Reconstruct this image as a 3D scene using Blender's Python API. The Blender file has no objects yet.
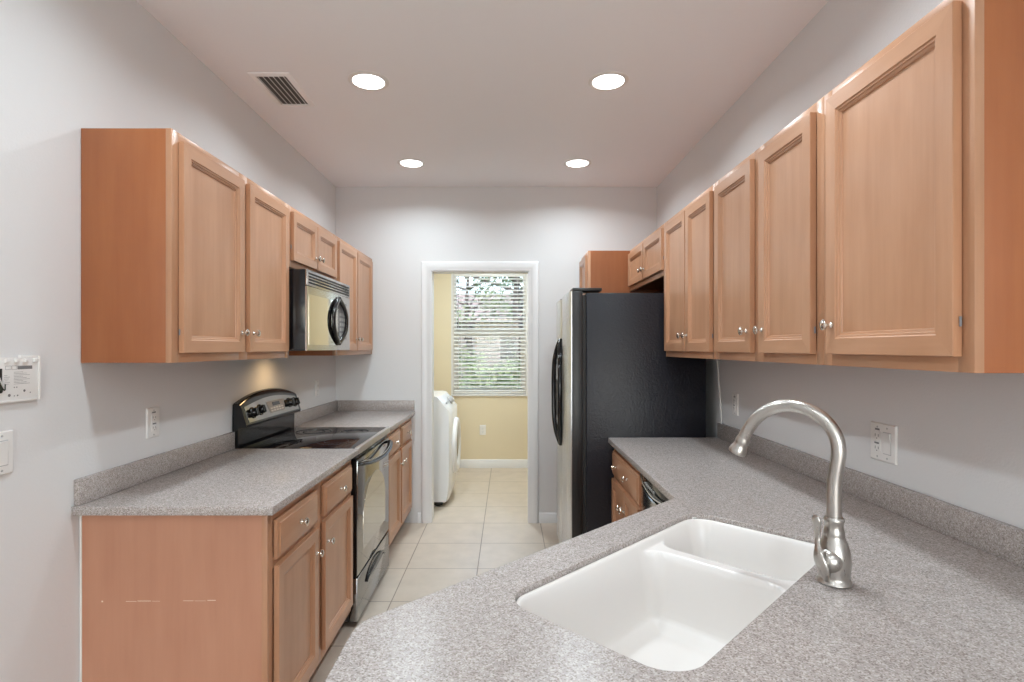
import bpy, bmesh, math, random
from math import sin, cos, pi, radians, sqrt
from mathutils import Vector, Matrix

# ---------------------------------------------------------------- camera, world, lights, exposure
scene = bpy.context.scene
COL = scene.collection
random.seed(7)

cam_data = bpy.data.cameras.new('camera')
cam = bpy.data.objects.new('camera', cam_data)
COL.objects.link(cam)
cam.location = (0, 0, 1.425)
cam.rotation_euler = (radians(90), 0, 0)
cam_data.sensor_width = 36.0
cam_data.lens = 36.0 * 548 / 1024
cam_data.shift_x = 4 / 1024
cam_data.shift_y = 7 / 1024
cam_data.clip_start = 0.02
scene.camera = cam

scene.view_settings.view_transform = 'Standard'
scene.view_settings.look = 'None'
scene.view_settings.gamma = 1.0
scene.view_settings.use_curve_mapping = False
scene.view_settings.exposure = 0.0
scene.cycles.use_denoising = True
scene.cycles.max_bounces = 12
scene.cycles.diffuse_bounces = 10
scene.cycles.glossy_bounces = 5
scene.cycles.sample_clamp_indirect = 5.0
scene.cycles.caustics_reflective = False
scene.cycles.caustics_refractive = False

world = bpy.data.worlds.new('sky')
scene.world = world
world.use_nodes = True
wn = world.node_tree.nodes
wl = world.node_tree.links
sky = wn.new('ShaderNodeTexSky')
sky.sky_type = 'NISHITA'
sky.sun_disc = False
sky.sun_elevation = radians(50)
sky.sun_rotation = radians(200)
sky.dust_density = 3.0
wl.new(sky.outputs[0], wn['Background'].inputs[0])
wn['Background'].inputs[1].default_value = 1.05

CAN_POWER = 8.6          # each recessed lamp
LENS_GLOW = 9.0
FILL_POWER = 112.0         # power of the added fill lamp behind the camera
LAUNDRY_POWER = 27.0


def area_light(name, loc, rot, sx, sy, power, color):
    d = bpy.data.lights.new(name, 'AREA')
    d.shape = 'RECTANGLE'
    d.size, d.size_y = sx, sy
    d.energy = power
    d.color = color
    o = bpy.data.objects.new(name, d)
    o.location = loc
    o.rotation_euler = rot
    COL.objects.link(o)
    return o


# added fill lamp, unseen behind the camera, tilted up to brighten the ceiling
area_light('rear_fill_lamp', (0.9, -5.0, 1.25), (radians(142), 0, 0), 3.9, 2.2, FILL_POWER, (0.75, 0.90, 1.0))
# ---------------------------------------------------------------- materials
def new_mat(name):
    m = bpy.data.materials.new(name)
    m.use_nodes = True
    return m, m.node_tree.nodes, m.node_tree.links, m.node_tree.nodes['Principled BSDF']


def plain(name, col, rough=0.5, metal=0.0, coat=0.0, spec=0.5, bump=0.0, bscale=200.0, vary=0.0, vscale=3.0):
    m, n, l, b = new_mat(name)
    b.inputs['Base Color'].default_value = (*col, 1)
    b.inputs['Roughness'].default_value = rough
    b.inputs['Metallic'].default_value = metal
    b.inputs['Coat Weight'].default_value = coat
    b.inputs['Specular IOR Level'].default_value = spec
    tc = n.new('ShaderNodeTexCoord')
    if bump:
        t = n.new('ShaderNodeTexNoise')
        t.inputs['Scale'].default_value = bscale
        t.inputs['Detail'].default_value = 3
        bp = n.new('ShaderNodeBump')
        bp.inputs['Strength'].default_value = bump
        bp.inputs['Distance'].default_value = 0.002
        l.new(tc.outputs['Object'], t.inputs['Vector'])
        l.new(t.outputs['Fac'], bp.inputs['Height'])
        l.new(bp.outputs[0], b.inputs['Normal'])
    if vary:
        t = n.new('ShaderNodeTexNoise')
        t.inputs['Scale'].default_value = vscale
        t.inputs['Detail'].default_value = 4
        r = n.new('ShaderNodeMapRange')
        r.inputs['To Min'].default_value = 1 - vary
        r.inputs['To Max'].default_value = 1 + vary
        h = n.new('ShaderNodeHueSaturation')
        h.inputs['Color'].default_value = (*col, 1)
        l.new(tc.outputs['Object'], t.inputs['Vector'])
        l.new(t.outputs['Fac'], r.inputs['Value'])
        l.new(r.outputs[0], h.inputs['Value'])
        l.new(h.outputs[0], b.inputs['Base Color'])
    return m


def wood(name, axis, a, c, rough=0.34):
    """maple veneer: fine streaks along one axis with soft mottling"""
    m, n, l, b = new_mat(name)
    tc = n.new('ShaderNodeTexCoord')
    oi = n.new('ShaderNodeObjectInfo')
    add = n.new('ShaderNodeVectorMath')
    add.operation = 'MULTIPLY_ADD'
    add.inputs[1].default_value = (1, 1, 1)
    sc_ = n.new('ShaderNodeVectorMath')
    sc_.operation = 'SCALE'
    sc_.inputs[0].default_value = (7.3, 3.1, 5.7)
    l.new(oi.outputs['Random'], sc_.inputs['Scale'])
    l.new(tc.outputs['Object'], add.inputs[0])
    l.new(sc_.outputs[0], add.inputs[2])
    mp = n.new('ShaderNodeMapping')
    s = [26, 26, 26]
    s[axis] = 1.6
    mp.inputs['Scale'].default_value = s
    l.new(add.outputs[0], mp.inputs['Vector'])
    t1 = n.new('ShaderNodeTexNoise')
    t1.inputs['Scale'].default_value = 1.0
    t1.inputs['Detail'].default_value = 6
    t1.inputs['Roughness'].default_value = 0.65
    l.new(mp.outputs[0], t1.inputs['Vector'])
    mp2 = n.new('ShaderNodeMapping')
    s2 = [9, 9, 9]
    s2[axis] = 3.0
    mp2.inputs['Scale'].default_value = s2
    l.new(add.outputs[0], mp2.inputs['Vector'])
    t2 = n.new('ShaderNodeTexNoise')
    t2.inputs['Scale'].default_value = 1.0
    t2.inputs['Detail'].default_value = 3
    l.new(mp2.outputs[0], t2.inputs['Vector'])
    mix = n.new('ShaderNodeMath')
    mix.operation = 'ADD'
    l.new(t1.outputs['Fac'], mix.inputs[0])
    l.new(t2.outputs['Fac'], mix.inputs[1])
    half = n.new('ShaderNodeMath')
    half.operation = 'MULTIPLY'
    half.inputs[1].default_value = 0.5
    l.new(mix.outputs[0], half.inputs[0])
    r = n.new('ShaderNodeValToRGB')
    r.color_ramp.elements[0].position = 0.36
    r.color_ramp.elements[0].color = (*a, 1)
    r.color_ramp.elements[1].position = 0.64
    r.color_ramp.elements[1].color = (*c, 1)
    l.new(half.outputs[0], r.inputs['Fac'])
    hv = n.new('ShaderNodeHueSaturation')
    mr = n.new('ShaderNodeMapRange')
    mr.inputs['To Min'].default_value = 0.94
    mr.inputs['To Max'].default_value = 1.06
    l.new(oi.outputs['Random'], mr.inputs['Value'])
    l.new(mr.outputs[0], hv.inputs['Value'])
    l.new(r.outputs[0], hv.inputs['Color'])
    l.new(hv.outputs[0], b.inputs['Base Color'])
    b.inputs['Roughness'].default_value = rough
    b.inputs['Coat Weight'].default_value = 0.12
    b.inputs['Coat Roughness'].default_value = 0.22
    return m


def stone(name, base, dark, light, rough=0.27):
    """speckled solid-surface counter"""
    m, n, l, b = new_mat(name)
    g = n.new('ShaderNodeNewGeometry')
    v = n.new('ShaderNodeTexVoronoi')
    v.inputs['Scale'].default_value = 390
    l.new(g.outputs['Position'], v.inputs['Vector'])
    sp = n.new('ShaderNodeSeparateColor')
    l.new(v.outputs['Color'], sp.inputs[0])
    r = n.new('ShaderNodeValToRGB')
    r.color_ramp.interpolation = 'CONSTANT'
    e = r.color_ramp.elements
    e[0].position = 0.0
    e[0].color = (*dark, 1)
    e[1].position = 0.22
    e[1].color = (*base, 1)
    x = e.new(0.80)
    x.color = (*light, 1)
    l.new(sp.outputs[0], r.inputs['Fac'])
    t = n.new('ShaderNodeTexNoise')
    t.inputs['Scale'].default_value = 110
    t.inputs['Detail'].default_value = 2
    l.new(g.outputs['Position'], t.inputs['Vector'])
    mr = n.new('ShaderNodeMapRange')
    mr.inputs['From Min'].default_value = 0.3
    mr.inputs['From Max'].default_value = 0.7
    mr.inputs['To Min'].default_value = 0.90
    mr.inputs['To Max'].default_value = 1.10
    l.new(t.outputs['Fac'], mr.inputs['Value'])
    h = n.new('ShaderNodeHueSaturation')
    l.new(mr.outputs[0], h.inputs['Value'])
    l.new(r.outputs[0], h.inputs['Color'])
    l.new(h.outputs[0], b.inputs['Base Color'])
    b.inputs['Roughness'].default_value = rough
    b.inputs['Specular IOR Level'].default_value = 0.36
    return m


def tile_floor():
    m, n, l, b = new_mat('beige_floor_tile')
    g = n.new('ShaderNodeNewGeometry')
    mp = n.new('ShaderNodeMapping')
    P = 0.46
    # vertical joints at X = -0.196 + k*P ; cross joints at Y = 4.0 + k*P
    mp.inputs['Location'].default_value = (0.196 + 20 * P, -4.0 + 20 * P, 0)
    l.new(g.outputs['Position'], mp.inputs['Vector'])
    br = n.new('ShaderNodeTexBrick')
    br.offset = 0.0
    br.inputs['Scale'].default_value = 1.0
    br.inputs['Brick Width'].default_value = P
    br.inputs['Row Height'].default_value = P
    br.inputs['Mortar Size'].default_value = 0.0032
    br.inputs['Mortar Smooth'].default_value = 0.1
    br.inputs['Color1'].default_value = (0.56, 0.48, 0.395, 1)
    br.inputs['Color2'].default_value = (0.59, 0.51, 0.425, 1)
    br.inputs['Mortar'].default_value = (0.26, 0.21, 0.165, 1)
    l.new(mp.outputs[0], br.inputs['Vector'])
    t = n.new('ShaderNodeTexNoise')
    t.inputs['Scale'].default_value = 7
    t.inputs['Detail'].default_value = 7
    t.inputs['Roughness'].default_value = 0.6
    l.new(g.outputs['Position'], t.inputs['Vector'])
    mr = n.new('ShaderNodeMapRange')
    mr.inputs['From Min'].default_value = 0.3
    mr.inputs['From Max'].default_value = 0.7
    mr.inputs['To Min'].default_value = 0.93
    mr.inputs['To Max'].default_value = 1.07
    l.new(t.outputs['Fac'], mr.inputs['Value'])
    h = n.new('ShaderNodeHueSaturation')
    l.new(mr.outputs[0], h.inputs['Value'])
    l.new(br.outputs['Color'], h.inputs['Color'])
    l.new(h.outputs[0], b.inputs['Base Color'])
    b.inputs['Roughness'].default_value = 0.36
    bp = n.new('ShaderNodeBump')
    bp.invert = True
    bp.inputs['Strength'].default_value = 0.5
    bp.inputs['Distance'].default_value = 0.002
    l.new(br.outputs['Fac'], bp.inputs['Height'])
    l.new(bp.outputs[0], b.inputs['Normal'])
    return m


def emit(name, col, strength):
    m, n, l, b = new_mat(name)
    b.inputs['Base Color'].default_value = (*col, 1)
    b.inputs['Emission Color'].default_value = (*col, 1)
    b.inputs['Emission Strength'].default_value = strength
    return m


def glass(name, rough=0.0):
    m, n, l, b = new_mat(name)
    out = n['Material Output']
    tr = n.new('ShaderNodeBsdfTransparent')
    gl = n.new('ShaderNodeBsdfGlossy')
    gl.inputs['Roughness'].default_value = 0.02
    fr = n.new('ShaderNodeFresnel')
    fr.inputs['IOR'].default_value = 1.45
    mx = n.new('ShaderNodeMixShader')
    l.new(fr.outputs[0], mx.inputs[0])
    l.new(tr.outputs[0], mx.inputs[1])
    l.new(gl.outputs[0], mx.inputs[2])
    l.new(mx.outputs[0], out.inputs['Surface'])
    return m


def brushed(name, col, rough, axis):
    m, n, l, b = new_mat(name)
    b.inputs['Base Color'].default_value = (*col, 1)
    b.inputs['Metallic'].default_value = 1.0
    tc = n.new('ShaderNodeTexCoord')
    mp = n.new('ShaderNodeMapping')
    s = [500, 500, 500]
    s[axis] = 4
    mp.inputs['Scale'].default_value = s
    t = n.new('ShaderNodeTexNoise')
    t.inputs['Scale'].default_value = 1.0
    t.inputs['Detail'].default_value = 2
    l.new(tc.outputs['Object'], mp.inputs['Vector'])
    l.new(mp.outputs[0], t.inputs['Vector'])
    mr = n.new('ShaderNodeMapRange')
    mr.inputs['To Min'].default_value = rough * 0.8
    mr.inputs['To Max'].default_value = rough * 1.25
    l.new(t.outputs['Fac'], mr.inputs['Value'])
    l.new(mr.outputs[0], b.inputs['Roughness'])
    return m


M = {}
M['wall'] = plain('light_grey_wall_paint', (0.70, 0.70, 0.70), 0.75, bump=0.35, bscale=130)
M['ceiling'] = plain('ceiling_paint', (0.885, 0.895, 0.92), 0.85, bump=0.3, bscale=90)
M['yellow'] = plain('cream_yellow_wall_paint', (0.75, 0.655, 0.47), 0.75, bump=0.3, bscale=130)
M['trim'] = plain('white_trim_paint', (0.76, 0.76, 0.76), 0.4, vary=0.02)
M['floor'] = tile_floor()
WA, WC = (0.43, 0.218, 0.118), (0.52, 0.282, 0.165)
M['wood'] = wood('maple_vertical_grain', 2, WA, WC)
M['wood_h'] = wood('maple_horizontal_grain', 0, WA, WC)
M['wood_side'] = wood('maple_side_shaded', 2, (0.33, 0.104, 0.033), (0.39, 0.135, 0.046), 0.45)  # maple deepened: the shade on the side panels is in the colour
M['wood_end'] = wood('maple_end_lit', 2, (0.42, 0.196, 0.118), (0.475, 0.235, 0.145), 0.45)  # same maple, paler: brighter light on the base ends held in the colour
M['wood_dark'] = plain('stained_toe_kick', (0.11, 0.045, 0.024), 0.6, vary=0.15)
M['stone'] = stone('speckled_greige_counter', (0.385, 0.345, 0.325), (0.265, 0.228, 0.208), (0.50, 0.46, 0.44))
M['nickel'] = brushed('brushed_nickel', (0.50, 0.475, 0.445), 0.29, 2)
M['knob'] = plain('satin_nickel_knob', (0.72, 0.67, 0.61), 0.18, 1.0, vary=0.03)
M['steel'] = brushed('stainless_steel', (0.50, 0.485, 0.465), 0.16, 0)
M['trim_metal'] = plain('satin_trim_metal', (0.50, 0.47, 0.44), 0.38, 0.8, vary=0.03)
M['dark_steel'] = plain('dark_polished_steel', (0.34, 0.335, 0.33), 0.14, 1.0, vary=0.03)
M['steel_v'] = brushed('stainless_steel_upright', (0.64, 0.65, 0.68), 0.28, 2)
M['black'] = plain('gloss_black', (0.008, 0.008, 0.009), 0.12, vary=0.1)
M['black_glass'] = plain('black_glass', (0.006, 0.006, 0.008), 0.05, spec=0.7, vary=0.1)
M['black_satin'] = plain('satin_black', (0.012, 0.012, 0.013), 0.38, vary=0.1)
M['black_tex'] = plain('pebbled_black_enamel', (0.006, 0.0065, 0.012), 0.34, spec=0.42, bump=1.0, bscale=95, vary=0.2)
M['oven_glass'] = plain('mirrored_oven_glass', (0.36, 0.345, 0.32), 0.07, 1.0, vary=0.03)
M['oven_window'] = plain('oven_window_glass', (0.46, 0.45, 0.42), 0.05, 1.0, vary=0.03)
M['mirror'] = plain('polished_door_glass', (0.70, 0.67, 0.62), 0.05, 1.0, vary=0.02)
M['grey'] = plain('grey_plastic', (0.20, 0.20, 0.21), 0.4, vary=0.05)
M['lgrey'] = plain('pale_grey_plastic', (0.45, 0.45, 0.45), 0.4, vary=0.05)
M['white'] = plain('white_plastic', (0.78, 0.77, 0.75), 0.35, vary=0.02)
M['white_enamel'] = plain('white_enamel', (0.82, 0.82, 0.82), 0.22, vary=0.02)
M['sink'] = plain('white_sink_composite', (0.76, 0.735, 0.71), 0.22, vary=0.015)
M['blind'] = plain('white_blind_slat', (0.82, 0.82, 0.80), 0.45, vary=0.02)
M['dark'] = plain('dark_recess', (0.02, 0.019, 0.018), 0.7, vary=0.1)
M['duct'] = plain('vent_duct_metal', (0.10, 0.095, 0.09), 0.6, vary=0.1)
M['vent_paint'] = plain('white_vent_enamel', (0.90, 0.90, 0.90), 0.3, vary=0.01)
M['ink'] = plain('grey_printing_ink', (0.18, 0.18, 0.18), 0.6, vary=0.05)
M['lamp'] = emit('lamp_lens', (1.0, 0.99, 0.97), LENS_GLOW)
M['glass'] = glass('window_glass')
M['scuff'] = plain('pale_scuff', (0.72, 0.58, 0.45), 0.6, vary=0.1)
M['caulk'] = plain('white_caulk', (0.75, 0.73, 0.70), 0.6, vary=0.02)
M['ring'] = plain('printed_burner_ring', (0.07, 0.07, 0.075), 0.15, vary=0.1)
M['lawn'] = plain('lawn_grass', (0.09, 0.13, 0.05), 0.9, vary=0.4, vscale=8)
M['mulch'] = plain('reddish_mulch', (0.26, 0.17, 0.145), 0.9, vary=0.2, vscale=9)
M['leaf'] = plain('green_leaves', (0.045, 0.075, 0.028), 0.6, vary=0.5, vscale=6)
M['leaf2'] = plain('pale_green_leaves', (0.11, 0.165, 0.06), 0.6, vary=0.4, vscale=6)
M['bark'] = plain('grey_bark', (0.05, 0.042, 0.036), 0.9, bump=0.6, bscale=60, vary=0.3)
M['stucco'] = plain('pale_stucco', (0.14, 0.125, 0.115), 0.8, vary=0.05)
M['roof'] = plain('brown_shingle', (0.16, 0.13, 0.12), 0.8, vary=0.3, vscale=20)
M['wire'] = plain('dark_wiring', (0.03, 0.035, 0.02), 0.5, vary=0.2)

# ---------------------------------------------------------------- mesh helpers
def box(bm, x0, x1, y0, y1, z0, z1, bev=0.0, mi=0, seg=2):
    vs = [bm.verts.new((x, y, z)) for x in (x0, x1) for y in (y0, y1) for z in (z0, z1)]
    idx = [(0, 1, 3, 2), (4, 6, 7, 5), (0, 4, 5, 1), (2, 3, 7, 6), (0, 2, 6, 4), (1, 5, 7, 3)]
    fs = [bm.faces.new([vs[i] for i in f]) for f in idx]
    for f in fs:
        f.material_index = mi
    if bev > 0:
        es = list({e for f in fs for e in f.edges})
        r = bmesh.ops.bevel(bm, geom=es, offset=bev, segments=seg, affect='EDGES', profile=0.5)
        for f in r['faces']:
            f.material_index = mi
    return vs


def loft(bm, rings, closed=True, cap0=False, cap1=False, mi=0):
    """join rings of points (each the same length) with quads"""
    R = [[bm.verts.new(p) for p in r] for r in rings]
    n = len(R[0])
    for a, b in zip(R, R[1:]):
        for i in range(n if closed else n - 1):
            j = (i + 1) % n
            f = bm.faces.new((a[i], a[j], b[j], b[i]))
            f.material_index = mi
    if cap0:
        bm.faces.new(list(reversed(R[0]))).material_index = mi
    if cap1:
        bm.faces.new(R[-1]).material_index = mi
    return R


def lathe(bm, prof, n=24, axis='z', c=(0, 0, 0), mi=0):
    """prof: (radius, distance along the axis); radius 0 closes it"""
    def pt(r, h, a):
        if axis == 'z':
            p = (r * cos(a), r * sin(a), h)
        elif axis == '-y':
            p = (r * cos(a), -h, r * sin(a))
        elif axis == 'y':
            p = (r * cos(a), h, -r * sin(a))
        else:
            p = (h, r * cos(a), r * sin(a))
        return (p[0] + c[0], p[1] + c[1], p[2] + c[2])
    R = []
    for r, h in prof:
        if r <= 1e-6:
            R.append([bm.verts.new(pt(0, h, 0))])
        else:
            R.append([bm.verts.new(pt(r, h, 2 * pi * i / n)) for i in range(n)])
    for a, b in zip(R, R[1:]):
        for i in range(n):
            j = (i + 1) % n
            if len(a) == 1 and len(b) == 1:
                continue
            if len(a) == 1:
                f = bm.faces.new((a[0], b[j], b[i]))
            elif len(b) == 1:
                f = bm.faces.new((a[i], a[j], b[0]))
            else:
                f = bm.faces.new((a[i], a[j], b[j], b[i]))
            f.material_index = mi


def smooth_path(pts, sub=8):
    """Catmull-Rom through the points"""
    P = [Vector(p) for p in pts]
    P = [2 * P[0] - P[1]] + P + [2 * P[-1] - P[-2]]
    out = []
    for i in range(1, len(P) - 2):
        for k in range(sub):
            t = k / sub
            a, b, c, d = P[i - 1], P[i], P[i + 1], P[i + 2]
            out.append(0.5 * ((2 * b) + (c - a) * t + (2 * a - 5 * b + 4 * c - d) * t * t + (3 * b - a - 3 * c + d) * t ** 3))
    out.append(P[-2].copy())
    return out


def tube(bm, pts, rad, n=12, sub=8, flat=None, up=None, cap=True, mi=0):
    """swept tube; rad is a number or a function of 0..1; flat = (scale sideways, scale up)"""
    path = smooth_path(pts, sub) if sub > 1 else [Vector(p) for p in pts]
    N = len(path)
    rings = []
    ref = Vector(up) if up else None
    prev = None
    for i, p in enumerate(path):
        t = (path[min(i + 1, N - 1)] - path[max(i - 1, 0)]).normalized()
        if ref is not None:
            s = t.cross(ref)
            if s.length < 1e-4:
                s = prev or Vector((1, 0, 0))
            s.normalize()
        else:
            if prev is None:
                s = t.cross(Vector((0, 0, 1)))
                if s.length < 1e-3:
                    s = t.cross(Vector((1, 0, 0)))
            else:
                s = prev - t * prev.dot(t)
            s.normalize()
        prev = s
        u = s.cross(t).normalized()
        r = rad(i / (N - 1)) if callable(rad) else rad
        fa, fb = flat if flat else (1, 1)
        rings.append([tuple(p + s * (r * fa * cos(2 * pi * k / n)) + u * (r * fb * sin(2 * pi * k / n))) for k in range(n)])
    loft(bm, rings, True, cap, cap, mi)


def mesh_obj(name, bm, mats, parent=None, loc=(0, 0, 0), smooth=True, ang=38):
    bmesh.ops.recalc_face_normals(bm, faces=bm.faces[:])
    me = bpy.data.meshes.new(name)
    bm.to_mesh(me)
    bm.free()
    if not isinstance(mats, (list, tuple)):
        mats = [mats]
    for m in mats:
        me.materials.append(m)
    if smooth:
        me.polygons.foreach_set('use_smooth', [True] * len(me.polygons))
        me.set_sharp_from_angle(angle=radians(ang))
    o = bpy.data.objects.new(name, me)
    o.location = loc
    COL.objects.link(o)
    if parent:
        o.parent = parent
    return o


def BM():
    return bmesh.new()


def tag(o, label, cat, group=None, kind=None):
    if label:
        o['label'] = label
    if cat:
        o['category'] = cat
    if group:
        o['group'] = group
    if kind:
        o['kind'] = kind
    return o


def thing(name, label, cat, loc, rotz=0.0, group=None):
    o = bpy.data.objects.new(name, None)
    o.empty_display_size = 0.1
    COL.objects.link(o)
    o.location = loc
    o.rotation_euler = (0, 0, rotz)
    return tag(o, label, cat, group)


def struct(name, bm, mat, smooth=False):
    o = mesh_obj(name, bm, mat, smooth=smooth)
    o['kind'] = 'structure'
    return o


def bpart(name, parent, mat, *b, bev=0.0, seg=2, loc=(0, 0, 0)):
    bm = BM()
    box(bm, *b, bev=bev, seg=seg)
    return mesh_obj(name, bm, mat, parent, loc)


def copy_tree(o, parent=None):
    c = o.copy()
    COL.objects.link(c)
    c.parent = parent
    for ch in list(o.children):
        copy_tree(ch, c)
    return c


# ---------------------------------------------------------------- the room
XL, XR, YB, H = -1.407, 1.215, 4.47, 2.74
DX0, DX1, DZ = -0.632, 0.176, 2.058          # doorway to the laundry
YL = 6.52                                    # far wall of the laundry
WX0, WX1, WZ0, WZ1 = -0.655, 0.215, 0.875, 2.325   # laundry window opening

bm = BM(); box(bm, -1.6, 4.2, -5.2, 6.7, -0.12, 0.0); struct('floor', bm, M['floor'])
bm = BM(); box(bm, -1.6, 4.2, -5.2, 6.7, H, H + 0.12); struct('ceiling', bm, M['ceiling'])
bm = BM(); box(bm, XL - 0.15, XL, -5.2, YB, 0, H); struct('wall_left', bm, M['wall'])
bm = BM(); box(bm, XR, XR + 0.12, -0.3, YB + 0.12, 0, H); struct('wall_right', bm, M['wall'])
bm = BM()
box(bm, XL - 0.15, DX0, YB, YB + 0.115, 0, H)
box(bm, DX1, XR, YB, YB + 0.115, 0, H)
box(bm, DX0, DX1, YB, YB + 0.115, DZ, H)
struct('wall_back', bm, M['wall'])
bm = BM(); box(bm, XR + 0.12, 4.2, -0.3, -0.18, 0, H); struct('wall_return', bm, M['wall'])
bm = BM(); box(bm, 4.05, 4.2, -5.2, -0.3, 0, H); struct('wall_far_right', bm, M['wall'])
bm = BM()
box(bm, XL, -1.1, -5.2, -5.08, 0, H); box(bm, 2.9, 4.05, -5.2, -5.08, 0, H); box(bm, -1.1, 2.9, -5.2, -5.08, 2.4, H)
struct('wall_rear', bm, M['wall'])
# laundry
bm = BM(); box(bm, XL - 0.15, XL, YB + 0.115, YL + 0.15, 0, H); struct('wall_laundry_left', bm, M['yellow'])
bm = BM(); box(bm, 0.95, 1.1, YB + 0.115, YL + 0.15, 0, H); struct('wall_laundry_right', bm, M['yellow'])
bm = BM()
box(bm, XL, WX0, YL, YL + 0.15, 0, H); box(bm, WX1, 0.95, YL, YL + 0.15, 0, H)
box(bm, WX0, WX1, YL, YL + 0.15, 0, WZ0); box(bm, WX0, WX1, YL, YL + 0.15, WZ1, H)
struct('wall_laundry_back', bm, M['yellow'])


def casing(bm, x0, x1, zt, y, sign, prof, z0=0.0):
    """mitred casing round three sides; prof: (offset outwards, projection from the wall)"""
    rings = [[(x0 - o, y + sign * p, z0), (x0 - o, y + sign * p, zt + o), (x1 + o, y + sign * p, zt + o), (x1 + o, y + sign * p, z0)] for o, p in prof]
    loft(bm, rings, closed=False)


bm = BM()
casing(bm, DX0, DX1, DZ, YB, -1, [(-0.004, 0.0), (-0.004, 0.010), (0.0, 0.013), (0.018, 0.013), (0.024, 0.017), (0.055, 0.019), (0.066, 0.016), (0.072, 0.010), (0.074, 0.0)])
struct('trim_1', bm, M['trim'], True)
bm = BM()          # jamb lining
box(bm, DX0 - 0.001, DX0 + 0.012, YB - 0.004, YB + 0.12, 0, DZ)
box(bm, DX1 - 0.012, DX1 + 0.001, YB - 0.004, YB + 0.12, 0, DZ)
box(bm, DX0, DX1, YB - 0.004, YB + 0.12, DZ - 0.012, DZ + 0.001)
struct('trim_2', bm, M['trim'])


def baseboard(name, p0, p1, nrm, h=0.083):
    """profiled board between p0 and p1 (x, y) standing out of the wall along nrm"""
    prof = [(0, 0.0), (0.013, 0.0), (0.013, h * 0.72), (0.010, h * 0.78), (0.010, h * 0.86), (0.005, h * 0.97), (0.0, h)]
    bm = BM()
    rings = [[(p[0] + nrm[0] * a, p[1] + nrm[1] * a, z) for a, z in prof] for p in (p0, p1)]
    loft(bm, rings, True, True, True)
    return struct(name, bm, M['trim'], True)


baseboard('baseboard_back_left', (-0.735, YB), (DX0 - 0.075, YB), (0, -1))
baseboard('baseboard_back_right', (DX1 + 0.075, YB), (0.60, YB), (0, -1))
baseboard('baseboard_laundry_back', (XL, YL), (0.95, YL), (0, -1), 0.10)
baseboard('baseboard_laundry_right', (0.95, YB + 0.12), (0.95, YL - 0.014), (-1, 0), 0.10)
baseboard('baseboard_laundry_left', (XL, YB + 0.12), (XL, YL - 0.014), (1, 0), 0.10)
baseboard('baseboard_left', (XL, -5.0), (XL, 1.79), (1, 0))

# laundry window: frame, two sashes and glass
bm = BM()
f = 0.035
box(bm, WX0, WX0 + f, YL + 0.03, YL + 0.12, WZ0, WZ1, .002); box(bm, WX1 - f, WX1, YL + 0.03, YL + 0.12, WZ0, WZ1, .002)
box(bm, WX0 + f, WX1 - f, YL + 0.03, YL + 0.12, WZ1 - f, WZ1, .002); box(bm, WX0 + f, WX1 - f, YL + 0.03, YL + 0.12, WZ0, WZ0 + f, .002)
win = struct('window_1', bm, M['trim'])
bm = BM()
MR = 1.612
box(bm, WX0 + f, WX1 - f, YL + 0.045, YL + 0.085, MR - 0.036, MR + 0.036, .003)
box(bm, WX0 + f, WX0 + f + 0.03, YL + 0.045, YL + 0.08, WZ0 + f, MR - 0.03, .003)
box(bm, WX1 - f - 0.03, WX1 - f, YL + 0.045, YL + 0.08, WZ0 + f, MR - 0.03, .003)
box(bm, WX0 + f + .03, WX1 - f - .03, YL + 0.045, YL + 0.08, WZ0 + f, WZ0 + f + 0.03, .003)
mesh_obj('window_sash', bm, M['trim'], win)
bm = BM(); box(bm, WX0 + f, WX1 - f, YL + 0.095, YL + 0.10, WZ0 + f, WZ1 - f); mesh_obj('window_glass', bm, M['glass'], win, smooth=False)
bm = BM(); box(bm, WX0 - 0.022, WX1 + 0.022, YL - 0.018, YL + 0.03, WZ0 - 0.022, WZ0, .004)
mesh_obj('window_sill', bm, M['trim'], win)
bm = BM()
casing(bm, WX0, WX1, WZ1, YL, -1, [(0.0, 0.0), (0.0, 0.006), (0.02, 0.006), (0.02, 0.0)], WZ0)
mesh_obj('window_edge_trim', bm, M['trim'], win)

# blinds
bl = thing('window_blind', 'white wide-slat blind with half-open slats hanging in the laundry window', 'blind', ((WX0 + WX1) / 2, YL - 0.0, WZ0))
hw = (WX1 - WX0) / 2 - 0.012
bm = BM(); box(bm, -hw, hw, 0.002, 0.045, WZ1 - WZ0 - 0.05, WZ1 - WZ0 - 0.002, .003); mesh_obj('headrail', bm, M['blind'], bl)
bm = BM()
z = 0.045
ztop = WZ1 - WZ0 - 0.075
nsl = int((ztop - z) / 0.0445)
for i in range(nsl + 1):
    zz = z + i * (ztop - z) / nsl
    a = radians(25)
    c_, s_ = cos(a) * 0.0225, sin(a) * 0.0225
    y0 = 0.024
    t = 0.0014
    ring = lambda x: [(x, y0 - c_, zz - s_ - t), (x, y0, zz + 0.002 - t), (x, y0 + c_, zz + s_ - t), (x, y0 + c_, zz + s_ + t), (x, y0, zz + 0.002 + t), (x, y0 - c_, zz - s_ + t)]
    loft(bm, [ring(-hw), ring(hw)], True, True, True)
mesh_obj('slats', bm, M['blind'], bl)
bm = BM(); box(bm, -hw, hw, 0.004, 0.044, 0.006, 0.024, .003); mesh_obj('bottom_rail', bm, M['blind'], bl)
for x in (-hw + 0.09, 0.0, hw - 0.09):
    bm = BM()
    tube(bm, [(x, 0.0015, 0.02), (x, 0.0015, WZ1 - WZ0 - 0.05)], 0.0012, 6, 1)
    tube(bm, [(x, 0.0465, 0.02), (x, 0.0465, WZ1 - WZ0 - 0.05)], 0.0012, 6, 1)
    mesh_obj('ladder_cord', bm, M['blind'], bl)
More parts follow.
